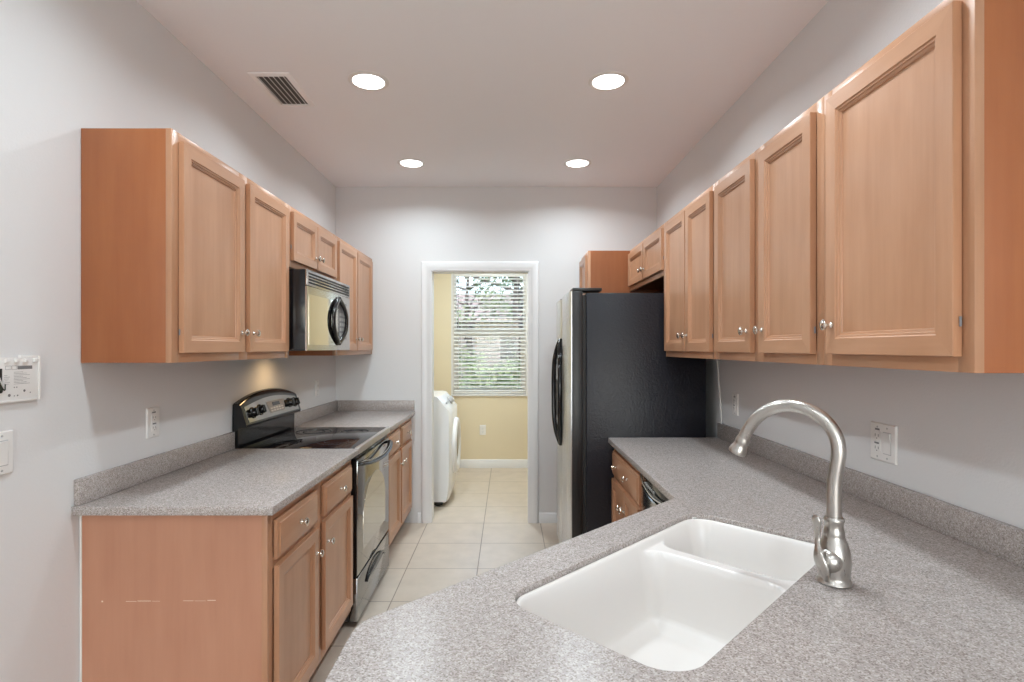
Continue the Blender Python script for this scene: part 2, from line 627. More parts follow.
bm = BM(); tube(bm, [(-hw + 0.055, -0.006, WZ1 - WZ0 - 0.045), (-hw + 0.055, -0.010, WZ1 - WZ0 - 0.66)], 0.0035, 8, 1)
mesh_obj('tilt_wand', bm, M['lgrey'], bl)

# ---------------------------------------------------------------- cabinets
R90, L90 = radians(90), radians(-90)

_knob_mesh = None


def knob(parent, x, z, y=-0.0195):
    global _knob_mesh
    if _knob_mesh is None:
        bm = BM()
        lathe(bm, [(0.0, 0), (0.0085, 0.0), (0.0085, 0.002), (0.0055, 0.004), (0.0042, 0.007), (0.0042, 0.013), (0.0075, 0.016),
                   (0.0130, 0.0185), (0.0152, 0.0215), (0.0148, 0.0245), (0.0115, 0.0275), (0.006, 0.0292), (0.0, 0.0296)], 20, '-y')
        o = mesh_obj('knob', bm, M['knob'], parent, (x, y, z))
        _knob_mesh = o.data
        return o
    o = bpy.data.objects.new('knob', _knob_mesh)
    COL.objects.link(o)
    o.parent = parent
    o.location = (x, y, z)
    return o


def rect_loft(bm, w, h, prof, horizontal=False):
    """nested rectangles; prof: (inset, y). Stiles get slot 0, rails slot 1, the middle closes it."""
    R = []
    for i, y in prof:
        R.append([bm.verts.new(p) for p in ((i, y, i), (w - i, y, i), (w - i, y, h - i), (i, y, h - i))])
    for a, b in zip(R, R[1:]):
        for k in range(4):
            f = bm.faces.new((a[k], a[(k + 1) % 4], b[(k + 1) % 4], b[k]))
            f.material_index = 1 if (k in (0, 2) or horizontal) else 0
    f = bm.faces.new(R[-1])
    f.material_index = 1 if horizontal else 0
    bm.faces.new(list(reversed(R[0]))).material_index = 0


def door(root, x0, x1, z0, z1, kside='r', kz=0.08, hinge=True):
    w, h = x1 - x0, z1 - z0
    bm = BM()
    st = min(0.047, w * 0.18)
    rect_loft(bm, w, h, [(0, -0.001), (0, -0.0183), (0.0012, -0.0195), (st - 0.004, -0.0195), (st - 0.001, -0.0165), (st + 0.003, -0.0160),
                         (st + 0.005, -0.0125), (st + 0.011, -0.0105), (st + 0.0125, -0.0070)])
    d = mesh_obj('door', bm, [M['wood'], M['wood_h']], root, (x0, 0, z0), ang=30)
    kx = w - 0.028 if kside == 'r' else 0.028
    if kside:
        knob(d, kx, kz if kz > 0 else h + kz)
    if hinge:
        hx = -0.003 if kside == 'r' else w + 0.003
        for hz in (0.07,):
            bm = BM()
            lathe(bm, [(0, -0.010), (0.0024, -0.010), (0.0024, 0.010), (0, 0.010)], 10, 'z', (hx, -0.006, hz))
            mesh_obj('hinge', bm, M['grey'], d)
    return d


def drawer(root, x0, x1, z0, z1, knobs=(0.5,)):
    w, h = x1 - x0, z1 - z0
    bm = BM()
    rect_loft(bm, w, h, [(0, -0.001), (0, -0.010), (0.002, -0.0125), (0.012, -0.0155), (0.015, -0.0190), (0.017, -0.0195)], True)
    d = mesh_obj('drawer', bm, [M['wood'], M['wood_h']], root, (x0, 0, z0), ang=25)
    for k in knobs:
        knob(d, w * k, h * 0.5)
    return d


def face_frame(root, w, z0, z1, stiles, rails, mat='wood'):
    """stiles: (x0, x1) list; rails: (z0, z1) list"""
    bm = BM()
    for a, b in stiles:
        box(bm, a, b, 0.0, 0.019, z0, z1, 0.0003, 0)
    for a, b in rails:
        prev = None
        for (s0, s1), (t0, t1) in zip(stiles, stiles[1:]):
            box(bm, s1, t0, 0.0, 0.019, a, b, 0.0003, 1)
    return mesh_obj('face_frame', bm, [M['wood'], M['wood_h']], root)


def wall_cabinet(label, loc, rotz, w, d, h, doors, group, mid=True, top_low=False):
    """origin: left end of the frame's front, at the bottom"""
    c = thing('wall_cabinet', label, 'cabinet', loc, rotz, group)
    bm = BM()
    t = 0.016
    box(bm, 0, t, 0.019, d, 0, h, 0.0006); box(bm, w - t, w, 0.019, d, 0, h, 0.0006)
    box(bm, t, w - t, 0.019, d, h - t, h); box(bm, t, w - t, 0.019, d - 0.006, 0.012, 0.012 + t)
    box(bm, t, w - t, d - 0.006, d, 0.0, h - t)
    mesh_obj('carcass', bm, M['wood_side'], c)
    st = [(-0.0008, 0.038)]
    if mid:
        m_ = (doors[0][1] + doors[1][0]) / 2
        st.append((m_ - 0.035, m_ + 0.035))
    st.append((w - 0.038, w + 0.0008))
    face_frame(c, w, 0, h, st, [(0.0, 0.040), (h - 0.042, h)])
    for (a, b, ks) in doors:
        door(c, a, b, 0.032, h - 0.030, ks, 0.08 if h > 0.5 else 0.062)
    return c


def base_cabinet(label, loc, rotz, w, d, doors, drawers, group, h=0.884):
    c = thing('base_cabinet', label, 'cabinet', loc, rotz, group)
    bm = BM()
    t = 0.016
    kick, rec = 0.105, 0.075
    for x in (0, w - t):     # ends are notched for the toe kick
        prof = [(rec, 0.0), (d, 0.0), (d, h), (0.019, h), (0.019, kick), (rec, kick)]
        loft(bm, [[(x, y, z) for y, z in prof], [(x + t, y, z) for y, z in prof]], True, True, True)
    box(bm, t, w - t, 0.019, d, kick, kick + t); box(bm, t, w - t, d - 0.006, d, kick + t, h); box(bm, t, w - t, 0.019, d - .006, h - t, h)
    mesh_obj('carcass', bm, M['wood_end'], c)
    bpart('toe_kick', c, M['wood_dark'], t, w - t, rec, rec + 0.012, 0, kick)
    ms = sorted(doors)
    st = [(-0.0008, 0.04), (w - 0.04, w + 0.0008)]
    if len(ms) == 2 and ms[1][0] - ms[0][1] > 0.03:
        m_ = (ms[0][1] + ms[1][0]) / 2
        st.insert(1, (m_ - 0.038, m_ + 0.038))
    face_frame(c, w, kick, h, st, [(kick, kick + 0.055), (0.685, 0.722), (h - 0.042, h)])
    for (a, b, ks) in doors:
        door(c, a, b, 0.150, 0.692, ks, -0.092)
    for (a, b, kn) in drawers:
        drawer(c, a, b, 0.713, 0.846, kn)
    return c


ZU = 1.376
HU = 2.148 - ZU
XFL, XBL = -1.107, XL + 0.002
G1 = 'upper cabinets on the microwave wall'
wall_cabinet('tall two-door maple wall cabinet whose wide end panel shows, on the microwave wall', (XFL, 1.803, ZU), R90,
             0.955, 0.298, HU, [(0.037, 0.464, 'r'), (0.509, 0.921, 'l')], G1)
wall_cabinet('short two-door maple wall cabinet directly above the microwave', (XFL, 2.759, 1.838), R90,
             0.754, 0.298, 2.148 - 1.838, [(0.026, 0.372, 'r'), (0.380, 0.728, 'l')], G1, mid=False)
wall_cabinet('narrow-looking two-door maple wall cabinet between the microwave and the back wall', (XFL, 3.514, ZU), R90,
             0.952, 0.298, HU, [(0.03, 0.445, 'r'), (0.462, 0.895, 'l')], G1, mid=False)

XFR = 0.907
DR = XR - 0.002 - XFR
G2 = 'upper cabinets on the sink wall'
wall_cabinet('single-door maple wall cabinet with the largest door, at the near end of the sink wall', (XFR, 1.571, ZU), L90,
             0.505, DR, HU, [(0.039, 0.477, 'l')], G2, mid=False)
wall_cabinet('two-door maple wall cabinet with a wide middle stile, next to the nearest single-door one', (XFR, 2.389, ZU), L90,
             0.817, DR, HU, [(0.028, 0.377, 'r'), (0.445, 0.778, 'l')], G2)
wall_cabinet('two-door maple wall cabinet with touching doors, right beside the refrigerator', (XFR, 3.144, ZU), L90,
             0.754, DR, HU, [(0.026, 0.384, 'r'), (0.396, 0.727, 'l')], G2, mid=False)
wall_cabinet('short two-door maple wall cabinet above the black refrigerator', (XFR, 4.079, 1.846), L90,
             0.933, DR, 2.148 - 1.846, [(0.02, 0.465, 'r'), (0.478, 0.904, 'l')], G2, mid=False)

# tall pantry beyond the refrigerator
p = thing('pantry_cabinet', 'tall deep maple pantry cabinet rising behind the black refrigerator', 'cabinet', (0.597, 4.463, 0), L90)
pw, pd = 0.382, XR - 0.002 - 0.597
bm = BM()
for x in (0, pw - 0.016):
    prof = [(0.075, 0), (pd, 0), (pd, 2.15), (0.019, 2.15), (0.019, 0.105), (0.075, 0.105)]
    loft(bm, [[(x, y, z) for y, z in prof], [(x + 0.016, y, z) for y, z in prof]], True, True, True)
box(bm, 0.016, pw - 0.016, 0.019, pd, 2.134, 2.15); box(bm, 0.016, pw - 0.016, 0.019, pd, 0.105, 0.121); box(bm, 0.016, pw - 0.016, pd - 0.006, pd, 0.121, 2.134)
mesh_obj('carcass', bm, M['wood_side'], p)
bpart('toe_kick', p, M['wood_dark'], 0.016, pw - 0.016, 0.075, 0.087, 0, 0.105)
face_frame(p, pw, 0.105, 2.15, [(-0.0008, 0.038), (pw - 0.038, pw + 0.0008)], [(0.105, 0.145), (1.30, 1.36), (2.11, 2.15)])
door(p, 0.025, pw - 0.026, 1.345, 2.118, 'r', 0.08)
door(p, 0.025, pw - 0.026, 0.135, 1.315, 'r', -0.09)

G3 = 'base cabinets beside the range'
b1 = base_cabinet('maple base cabinet under the nearer countertop, its large scuffed end panel facing the camera', (-0.790, 1.800, 0), R90,
                  0.955, XL * -1 - 0.79 - 0.002, [(0.045, 0.432, 'r'), (0.516, 0.925, 'l')], [(0.045, 0.432, (0.5,)), (0.516, 0.925, (0.5,))], G3)
# pale scuffs on the end panel
for (x0, x1, z0, z1) in ((0.150, 0.185, 0.592, 0.5935), (0.188, 0.232, 0.593, 0.5950), (0.236, 0.262, 0.593, 0.594), (0.338, 0.372, 0.594, 0.5955), (0.376, 0.412, 0.594, 0.5950), (0.418, 0.445, 0.595, 0.5975), (0.07, 0.075, 0.590, 0.595)):
    bpart('scuff_mark', b1, M['scuff'], -0.0004, 0.001, 0.615 - x1, 0.615 - x0, z0, z1)['label'] = 'short pale scuff'
bpart('caulk_strip', b1, M['caulk'], -0.003, 0.0, 0.609, 0.615, 0, 0.884)
base_cabinet('maple base cabinet with two small drawers between the range and the back wall', (-0.790, 3.522, 0), R90,
             0.942, XL * -1 - 0.79 - 0.002, [(0.035, 0.415, 'r'), (0.470, 0.880, 'l')], [(0.035, 0.415, (0.5,)), (0.470, 0.880, (0.5,))], G3)
XFB = 0.605
base_cabinet('maple base cabinet with one wide two-knob drawer, between dishwasher and refrigerator', (XFB, 3.128, 0), L90,
             0.658, XR - 0.002 - XFB, [(0.03, 0.334, 'r'), (0.342, 0.646, 'l')], [(0.03, 0.646, (0.22, 0.66))], None)

# ---------------------------------------------------------------- counters
CT, CB = 0.914, 0.8855


def slab(name, label, outline, hole, cat='countertop', z0=CB, z1=CT, bev=0.0025):
    cu = bpy.data.curves.new('outline', 'CURVE')
    cu.dimensions = '2D'
    cu.fill_mode = 'BOTH'
    for pts in ([outline] + ([hole] if hole else [])):
        s = cu.splines.new('POLY')
        s.points.add(len(pts) - 1)
        for q, (x, y) in zip(s.points, pts):
            q.co = (x, y, 0, 1)
        s.use_cyclic_u = True
    cu.extrude = (z1 - z0) / 2 - bev
    cu.bevel_depth = bev
    cu.bevel_resolution = 2
    cu.offset = -bev
    tmp = bpy.data.objects.new('outline', cu)
    COL.objects.link(tmp)
    bpy.context.view_layer.update()
    dg = bpy.context.evaluated_depsgraph_get()
    me = bpy.data.meshes.new_from_object(tmp.evaluated_get(dg))
    bpy.data.objects.remove(tmp)
    me.name = name
    me.materials.clear()
    me.materials.append(M['stone'])
    me.polygons.foreach_set('use_smooth', [True] * len(me.polygons))
    me.set_sharp_from_angle(angle=radians(35))
    o = bpy.data.objects.new(name, me)
    o.location = (0, 0, (z0 + z1) / 2)
    COL.objects.link(o)
    return o


def counter_thing(label, loc, group=None):
    return thing('countertop', label, 'countertop', loc, 0, group)


XCL = -0.757
c1 = counter_thing('speckled greige countertop nearest the camera on the microwave wall, between open end and range', (XL, 1.762, CB), 'countertops beside the range')
bpart('worktop', c1, M['stone'], 0.001, XCL - XL, 0.0, 1.022, 0.0, CT - CB, bev=0.0025)
bpart('backsplash', c1, M['stone'], 0.001, 0.021, 0.012, 1.022, CT - CB + 0.0005, CT - CB + 0.085, bev=0.0015)
c2 = counter_thing('short speckled greige countertop in the corner between range and back wall', (XL, 3.523, CB), 'countertops beside the range')
w2 = YB - 0.002 - 3.523
bpart('worktop', c2, M['stone'], 0.001, XCL - XL, 0.0, w2, 0.0, CT - CB, bev=0.0025)
bpart('backsplash', c2, M['stone'], 0.001, 0.021, 0.0, w2, CT - CB + 0.0005, CT - CB + 0.085, bev=0.0015)
bpart('end_splash', c2, M['stone'], 0.022, XCL - XL - 0.004, w2 - 0.02, w2, CT - CB + 0.0005, CT - CB + 0.085, bev=0.0015)

# sink frame of reference: u runs along the sink (45 degrees), v across towards the camera side
UD, VD = Vector((1, 1, 0)).normalized(), Vector((1, -1, 0)).normalized()


def uv(u, v):
    p_ = UD * u + VD * v
    return (p_.x, p_.y)


SU0, SU1, SV0, SV1 = 0.782, 1.621, -0.803, -0.403


def rrect(u0, u1, v0, v1, r, n=7):
    pts = []
    if not isinstance(r, (list, tuple)):
        r = [r] * 4
    for (cu_, cv_, a0, rr) in ((u0 + r[0], v0 + r[0], 180, r[0]), (u1 - r[1], v0 + r[1], 270, r[1]), (u1 - r[2], v1 - r[2], 0, r[2]), (u0 + r[3], v1 - r[3], 90, r[3])):
        for k in range(n + 1):
            a = radians(a0 + 90 * k / n)
            pts.append((cu_ + rr * cos(a), cv_ + rr * sin(a)))
    return pts


hole = [uv(u, v) for u, v in rrect(SU0, SU1, SV0, SV1, 0.072, 28)]
# counter outline, rounded at the peninsula's knee
def rounded(pts, rads, n=8):
    out = []
    N = len(pts)
    for i in range(N):
        p0, p1, p2 = Vector(pts[i - 1]), Vector(pts[i]), Vector(pts[(i + 1) % N])
        r = rads[i]
        if r <= 0:
            out.append(tuple(p1))
            continue
        d0, d2 = (p0 - p1).normalized(), (p2 - p1).normalized()
        ang = d0.angle(d2)
        t = r / math.tan(ang / 2)
        a, b = p1 + d0 * t, p1 + d2 * t
        c = p1 + (d0 + d2).normalized() * (r / sin(ang / 2))
        a0 = math.atan2(a.y - c.y, a.x - c.x)
        a1 = math.atan2(b.y - c.y, b.x - c.x)
        da = (a1 - a0 + pi) % (2 * pi) - pi
        for k in range(n + 1):
            q = a0 + da * k / n
            out.append((c.x + r * cos(q), c.y + r * sin(q)))
    return out


XCR = 0.570
out = rounded([(XR - 0.001, 0.42), (XR - 0.001, 3.130), (XCR, 3.130), (XCR, XCR + 1.302), (-0.282, -0.282 + 1.302), (-0.282, 0.42)], [0, 0, 0.006, 0.012, 0.10, 0.05])
c3 = counter_thing('large speckled greige peninsula countertop with the white double sink set in it', (0, 0, 0))
o = slab('worktop', '', out, hole)
o.parent = c3
bpart('backsplash', c3, M['stone'], XR - 0.021, XR - 0.001, 0.42, 3.13, CT + 0.0005, CT + 0.085, bev=0.0015)

# cabinet below the sink and peninsula
pc = thing('peninsula_cabinet', 'maple corner cabinet carrying the sink and peninsula countertop', 'cabinet', (0, 0, 0))


def wall_ring(bm, pts, t, z0, z1):
    """upright board following an open line of points, thickness t to its left"""
    P = [Vector(q) for q in pts]
    inner = []
    for i, q in enumerate(P):
        ds = []
        if i > 0:
            ds.append((P[i] - P[i - 1]).normalized())
        if i < len(P) - 1:
            ds.append((P[i + 1] - P[i]).normalized())
        nn = [Vector((-d.y, d.x)) for d in ds]
        m_ = sum(nn, Vector((0, 0))).normalized()
        inner.append(q + m_ * (t / max(0.3, m_.dot(nn[0]))))
    rings = []
    for a, b in zip(P, inner):
        rings.append([(a.x, a.y, z0), (a.x, a.y, z1), (b.x, b.y, z1), (b.x, b.y, z0)])
    loft(bm, rings, True, True, True)


bm = BM()
wall_ring(bm, [(1.20, 0.46), (-0.252, 0.46), (-0.252, 1.008), (0.605, 1.865 - 0.03)][::-1], 0.018, 0.105, 0.884)
mesh_obj('carcass', bm, M['wood_side'], pc)
bm = BM()
wall_ring(bm, [(1.20, 0.52), (-0.19, 0.52), (-0.19, 0.985), (0.63, 1.80)][::-1], 0.012, 0.0, 0.105)
mesh_obj('toe_kick', bm, M['wood_dark'], pc)

# ---------------------------------------------------------------- sink
def sd_rr(u, v, u0, u1, v0, v1, r):
    cu_, cv_ = (u0 + u1) / 2, (v0 + v1) / 2
    qx = abs(u - cu_) - (u1 - u0) / 2 + r
    qy = abs(v - cv_) - (v1 - v0) / 2 + r
    return min(max(qx, qy), 0) + sqrt(max(qx, 0) ** 2 + max(qy, 0) ** 2) - r


def sstep(t):
    t = max(0.0, min(1.0, t))
    return t * t * (3 - 2 * t)


sink = thing('kitchen_sink', 'white undermount double-bowl sink set diagonally in the peninsula countertop', 'sink', (*uv(1.18, -0.592), CT - 0.012), radians(45))
UC, VC = 1.18, -0.592
bm = BM()
NU, NV = 230, 120
pad = 0.0
u_a, u_b, v_a, v_b = SU0 - pad, SU1 + pad, SV0 - pad, SV1 + pad
divu = 1.352
grid = []


def basin(s, depth, wall=0.020, fil=0.045):
    """height below the rim from the signed distance (negative inside)"""
    d = -s
    if d <= 0:
        return 0.0
    wall_d = depth * sstep(d / (wall * 2.0)) * 0.86 + depth * 0.14 * sstep(d / (wall * 2.0 + fil))
    return wall_d


for i in range(NU + 1):
    row = []
    for j in range(NV + 1):
        u = u_a + (u_b - u_a) * i / NU
        v = v_a + (v_b - v_a) * j / NV
        so = sd_rr(u, v, SU0 + 0.000, SU1 - 0.000, SV0 + 0.000, SV1 - 0.000, 0.072)
        s1 = sd_rr(u, v, SU0 + 0.008, divu - 0.010, SV0 + 0.008, SV1 - 0.008, 0.066)
        s2 = sd_rr(u, v, divu + 0.010, SU1 - 0.008, SV0 + 0.008, SV1 - 0.008, 0.062)
        zr = -0.0015 - 0.022 * sstep((-so - 0.008) / 0.012)
        zz = min(zr, -0.0015 - basin(s1, 0.205), -0.0015 - basin(s2, 0.150))
        lim = 0.0014
        if so > -lim:      # pull the outermost points back to the edge of the cut-out
            e_ = 1e-4
            gu = (sd_rr(u + e_, v, SU0, SU1, SV0, SV1, 0.072) - so) / e_
            gv = (sd_rr(u, v + e_, SU0, SU1, SV0, SV1, 0.072) - so) / e_
            u -= gu * (so + lim)
            v -= gv * (so + lim)
        row.append(bm.verts.new((u - UC, -(v - VC), zz)))
    grid.append(row)
for i in range(NU):
    for j in range(NV):
        bm.faces.new((grid[i][j], grid[i + 1][j], grid[i + 1][j + 1], grid[i][j + 1]))
basin_o = mesh_obj('double_bowl', bm, M['sink'], sink, ang=180)
# normals of the open sheet must look up before it is thickened
me = basin_o.data
if me.polygons[0].normal.z < 0:
    me.flip_normals()
sol = basin_o.modifiers.new('thickness', 'SOLIDIFY')
sol.thickness = 0.006
sol.offset = -1
for (du, dz) in (((SU0 + divu) / 2, -0.2055), ((SU1 + divu) / 2, -0.1505)):
    bm = BM()
    lathe(bm, [(0, -0.002), (0.020, -0.002), (0.024, 0.001), (0.040, 0.0035), (0.044, 0.0015), (0.045, -0.001)], 24, 'z', (du - UC, 0, dz))
    mesh_obj('drain', bm, M['steel'], sink)

# ---------------------------------------------------------------- faucet
FX, FY = 0.711, 1.195
fa = thing('kitchen_faucet', 'tall brushed-nickel gooseneck faucet standing on the countertop behind the sink', 'faucet', (FX, FY, CT + 0.0003), radians(135))
# local +x points from the body over the sink
bm = BM()
lathe(bm, [(0, 0.0), (0.0340, 0.0), (0.0352, 0.003), (0.0340, 0.007), (0.0312, 0.010), (0.0305, 0.016), (0.0318, 0.028), (0.0332, 0.044), (0.0332, 0.056),
           (0.0310, 0.072), (0.0262, 0.087), (0.0218, 0.098), (0.0205, 0.104), (0.0212, 0.107), (0.0202, 0.112), (0.0186, 0.119), (0.0182, 0.130),
           (0.0205, 0.134), (0.0205, 0.139), (0.0180, 0.143), (0.0, 0.143)], 32)
mesh_obj('body', bm, M['nickel'], fa)
sp = [(0, 0, 0.138), (0, 0, 0.165), (0, 0, 0.192), (-0.0008, 0, 0.218), (-0.0038, 0, 0.241), (-0.0072, 0, 0.264), (-0.0088, 0, 0.288), (-0.0045, 0, 0.315),
      (0.0085, 0, 0.340), (0.029, 0, 0.3605), (0.055, 0, 0.3735), (0.083, 0, 0.3785), (0.111, 0, 0.3755), (0.138, 0, 0.364), (0.161, 0, 0.346), (0.179, 0, 0.323), (0.191, 0, 0.301), (0.199, 0, 0.282)]
bm = BM()
tube(bm, sp, lambda t: 0.0150 - 0.0010 * t, 24, 5)
mesh_obj('spout', bm, M['nickel'], fa, ang=60)
d_ = Vector((0.016, 0, -0.035)).normalized()
b_ = Vector(sp[-1])
bm = BM()
pp = [tuple(b_ + d_ * k) for k in (-0.012, -0.004, 0.000, 0.004, 0.010, 0.018, 0.026, 0.030)]
rr = [0.0150, 0.0165, 0.0168, 0.0152, 0.0165, 0.0195, 0.0215, 0.0205]
rings = []
side = Vector((0, 1, 0))
upv = side.cross(d_)
for q, r in zip(pp, rr):
    rings.append([tuple(Vector(q) + side * r * cos(2 * pi * k / 24) + upv * r * sin(2 * pi * k / 24)) for k in range(24)])
loft(bm, rings, True, True, True)
mesh_obj('aerator', bm, M['nickel'], fa)
# lever on the side: ball joint and flattened blade
hd = Vector((0.58, 0.81, 0)).normalized()   # local direction of the lever side (towards image left / camera)
bm = BM()
bmesh.ops.create_uvsphere(bm, u_segments=20, v_segments=12, radius=0.0265, matrix=Matrix.Translation(Vector((0.15, 0.99, 0)) * 0.018 + Vector((0, 0, 0.052))))
hj = mesh_obj('handle_joint', bm, M['nickel'], fa)
bm = BM()
o_ = hd
oa, ob = Vector((0.36, 0.93, 0)).normalized(), Vector((0.20, 0.98, 0)).normalized()
tube(bm, [ob * 0.034 + Vector((0, 0, 0.012)), ob * 0.044 + Vector((0, 0, 0.036)), oa * 0.048 + Vector((0, 0, 0.064)), o_ * 0.041 + Vector((0, 0, 0.094)), o_ * 0.041 + Vector((0, 0, 0.122)), o_ * 0.045 + Vector((0, 0, 0.147))],
     lambda t: 0.0062 + 0.0085 * sin(pi * min(1, t / 0.55)) + 0.0045 * sstep((t - 0.6) / 0.35) - 0.004 * sstep((t - 0.93) * 14), 16, 6, flat=(1.0, 0.5), up=(oa.x, oa.y, 0.0))
mesh_obj('handle_lever', bm, M['nickel'], fa, ang=60)

# ---------------------------------------------------------------- range
rg = thing('kitchen_range', 'freestanding black and stainless electric range between the two short countertops', 'range', (-0.765, 2.786, 0), R90)
RW = 0.735
bpart('body', rg, M['black_satin'], 0.003, RW - 0.003, 0.045, 0.615, 0.03, 0.893, bev=0.002)
for x in (0.05, RW - 0.05):
    for y in (0.10, 0.55):
        bm = BM(); lathe(bm, [(0, 0), (0.016, 0), (0.016, 0.008), (0.009, 0.010), (0.009, 0.032), (0, 0.032)], 12, 'z', (x, y, 0)); mesh_obj('foot', bm, M['black_satin'], rg)
bm = BM()
box(bm, 0.002, RW - 0.002, 0.016, 0.585, 0.894, 0.917, 0.004)
ct = mesh_obj('cooktop', bm, M['black_glass'], rg)
for (x, y, r) in ((0.20, 0.17, 0.105), (0.56, 0.17, 0.085), (0.20, 0.42, 0.080), (0.56, 0.42, 0.105)):
    bm = BM()
    for r_ in (r, r * 0.62):
        lathe(bm, [(r_ - 0.0022, 0.0), (r_ - 0.0022, 0.0004), (r_, 0.0004), (r_, 0.0)], 40, 'z', (x, y, 0.9170))
    mesh_obj('burner_ring', bm, M['ring'], ct)
bpart('front_trim', rg, M['trim_metal'], 0.001, RW - 0.001, -0.008, 0.015, 0.884, 0.918, bev=0.0015)
bpart('vent_strip', rg, M['black'], 0.003, RW - 0.003, 0.012, 0.044, 0.855, 0.883, bev=0.001)
# oven door
bm = BM()
box(bm, 0.004, RW - 0.004, 0.0, 0.042, 0.262, 0.852, 0.005)
dr = mesh_obj('oven_door', bm, M['oven_glass'], rg)
bpart('door_edge', dr, M['black'], 0.0005, 0.0039, 0.004, 0.042, 0.262, 0.852)
bm = BM()      # arched window
aw = []
x0, x1, zb, zs, zt = 0.11, RW - 0.11, 0.36, 0.56, 0.72
aw = [(x0, zb), (x1, zb)] + [(x1 + (x0 - x1) * k / 16, zs + (zt - zs) * sin(pi * k / 16) ** 0.6) for k in range(17)]
loft(bm, [[(x, 0.001, z) for x, z in aw], [(x, -0.0012, z) for x, z in aw]], True, True, True)
mesh_obj('oven_window', bm, M['oven_window'], dr)
bm = BM()
hp = [(0.025, -0.004, 0.830), (0.045, -0.018, 0.826), (0.14, -0.034, 0.814), (0.26, -0.043, 0.806), (RW / 2, -0.046, 0.803), (RW - 0.26, -0.043, 0.806), (RW - 0.14, -0.034, 0.814), (RW - 0.045, -0.018, 0.826), (RW - 0.025, -0.004, 0.830)]
tube(bm, hp, 0.014, 14, 6, flat=(0.62, 1.25), up=(0, 1, 0.0))
mesh_obj('door_handle', bm, M['black'], dr, ang=60)
bm = BM()
tube(bm, [(x, y - 0.004, z + 0.0165) for x, y, z in hp[1:-1]], 0.003, 8, 6)
mesh_obj('handle_trim', bm, M['steel'], dr, ang=60)
bpart('door_gap_liner', rg, M['dark'], 0.006, RW - 0.006, 0.014, 0.044, 0.252, 0.262)
# storage drawer with arched pull
bm = BM()
box(bm, 0.004, RW - 0.004, 0.0, 0.042, 0.030, 0.250, 0.003)
sd = mesh_obj('storage_drawer', bm, M['dark_steel'], rg)
bm = BM()
N = 16
lo = [(0.16 + (RW - 0.32) * k / N, 0.168 - 0.012 * sin(pi * k / N)) for k in range(N + 1)]
hi = [(0.16 + (RW - 0.32) * k / N, 0.172 + 0.052 * sin(pi * k / N) ** 0.7) for k in range(N + 1)]
ol = lo + hi[::-1]
loft(bm, [[(x, 0.001, z) for x, z in ol], [(x, -0.0015, z) for x, z in ol]], True, True, True)
mesh_obj('pull_recess', bm, M['black'], sd)
bm = BM()
tube(bm, [(x, -0.006 - 0.010 * sin(pi * k / N), z) for k, (x, z) in enumerate(hi)], 0.007, 10, 1)
mesh_obj('drawer_pull', bm, M['black'], sd, ang=60)
# backguard with arched console
N = 24
rings = []


def ztop_(t):
    return 1.142 + 0.048 * (1 - abs(2 * t - 1) ** 2.2)


for k in range(N + 1):
    t = k / N
    x = 0.002 + (RW - 0.004) * t
    zt_ = ztop_(t)
    rings.append([(x, 0.637, 0.905), (x, 0.637, zt_ - 0.010), (x, 0.633, zt_ - 0.001), (x, 0.566 + 0.31 * (zt_ - 1.034) + 0.014, zt_), (x, 0.566 + 0.31 * (zt_ - 1.034) + 0.002, zt_ - 0.006), (x, 0.566 + 0.31 * (zt_ - 0.016 - 1.034), zt_ - 0.016),
                  (x, 0.566, 1.034), (x, 0.566, 1.024), (x, 0.572, 1.018), (x, 0.606, 1.016), (x, 0.608, 0.905)])
bm = BM()
loft(bm, rings, True, True, True)
bg = mesh_obj('backguard', bm, M['black'], rg, ang=50)
# mirror-bright console fascia lying on the slope
sl = Vector((0, 0.31, 1.0)).normalized()
def slope_pt(x, s, out=0.0):
    base = Vector((x, 0.566, 1.036)) + sl * s
    nrm = Vector((0, -sl.z, sl.y))
    return base + nrm * out
bm = BM()
pan = [(0.035, 0.004), (RW - 0.035, 0.004), (RW - 0.03, 0.088)] + [(RW - 0.03 - (RW - 0.06) * k / 12, 0.088 + 0.030 * sin(pi * k / 12)) for k in range(1, 12)] + [(0.03, 0.088)]
loft(bm, [[tuple(slope_pt(x, s, 0.0)) for x, s in pan], [tuple(slope_pt(x, s, 0.0018)) for x, s in pan]], True, True, True)
mesh_obj('fascia', bm, M['oven_glass'], bg)
bm = BM()
pan = [(0.30, 0.022), (0.50, 0.022), (0.52, 0.090), (0.28, 0.090)]
loft(bm, [[tuple(slope_pt(x, s, 0.001)) for x, s in pan], [tuple(slope_pt(x, s, 0.003)) for x, s in pan]], True, True, True)
dp = mesh_obj('display_panel', bm, M['grey'], bg)
bm = BM()
pan = [(0.35, 0.060), (0.45, 0.060), (0.45, 0.082), (0.35, 0.082)]
loft(bm, [[tuple(slope_pt(x, s, 0.0031)) for x, s in pan], [tuple(slope_pt(x, s, 0.0040)) for x, s in pan]], True, True, True)
mesh_obj('clock_window', bm, M['black_glass'], dp)
bm = BM()
for k in range(5):
    for j in range(2):
        a, s0 = 0.315 + k * 0.036, 0.030 + j * 0.014
        pan = [(a, s0), (a + 0.024, s0), (a + 0.024, s0 + 0.008), (a, s0 + 0.008)]
        loft(bm, [[tuple(slope_pt(x, s, 0.003)) for x, s in pan], [tuple(slope_pt(x, s, 0.0042)) for x, s in pan]], True, True, True)
mesh_obj('touch_keys', bm, M['lgrey'], dp)
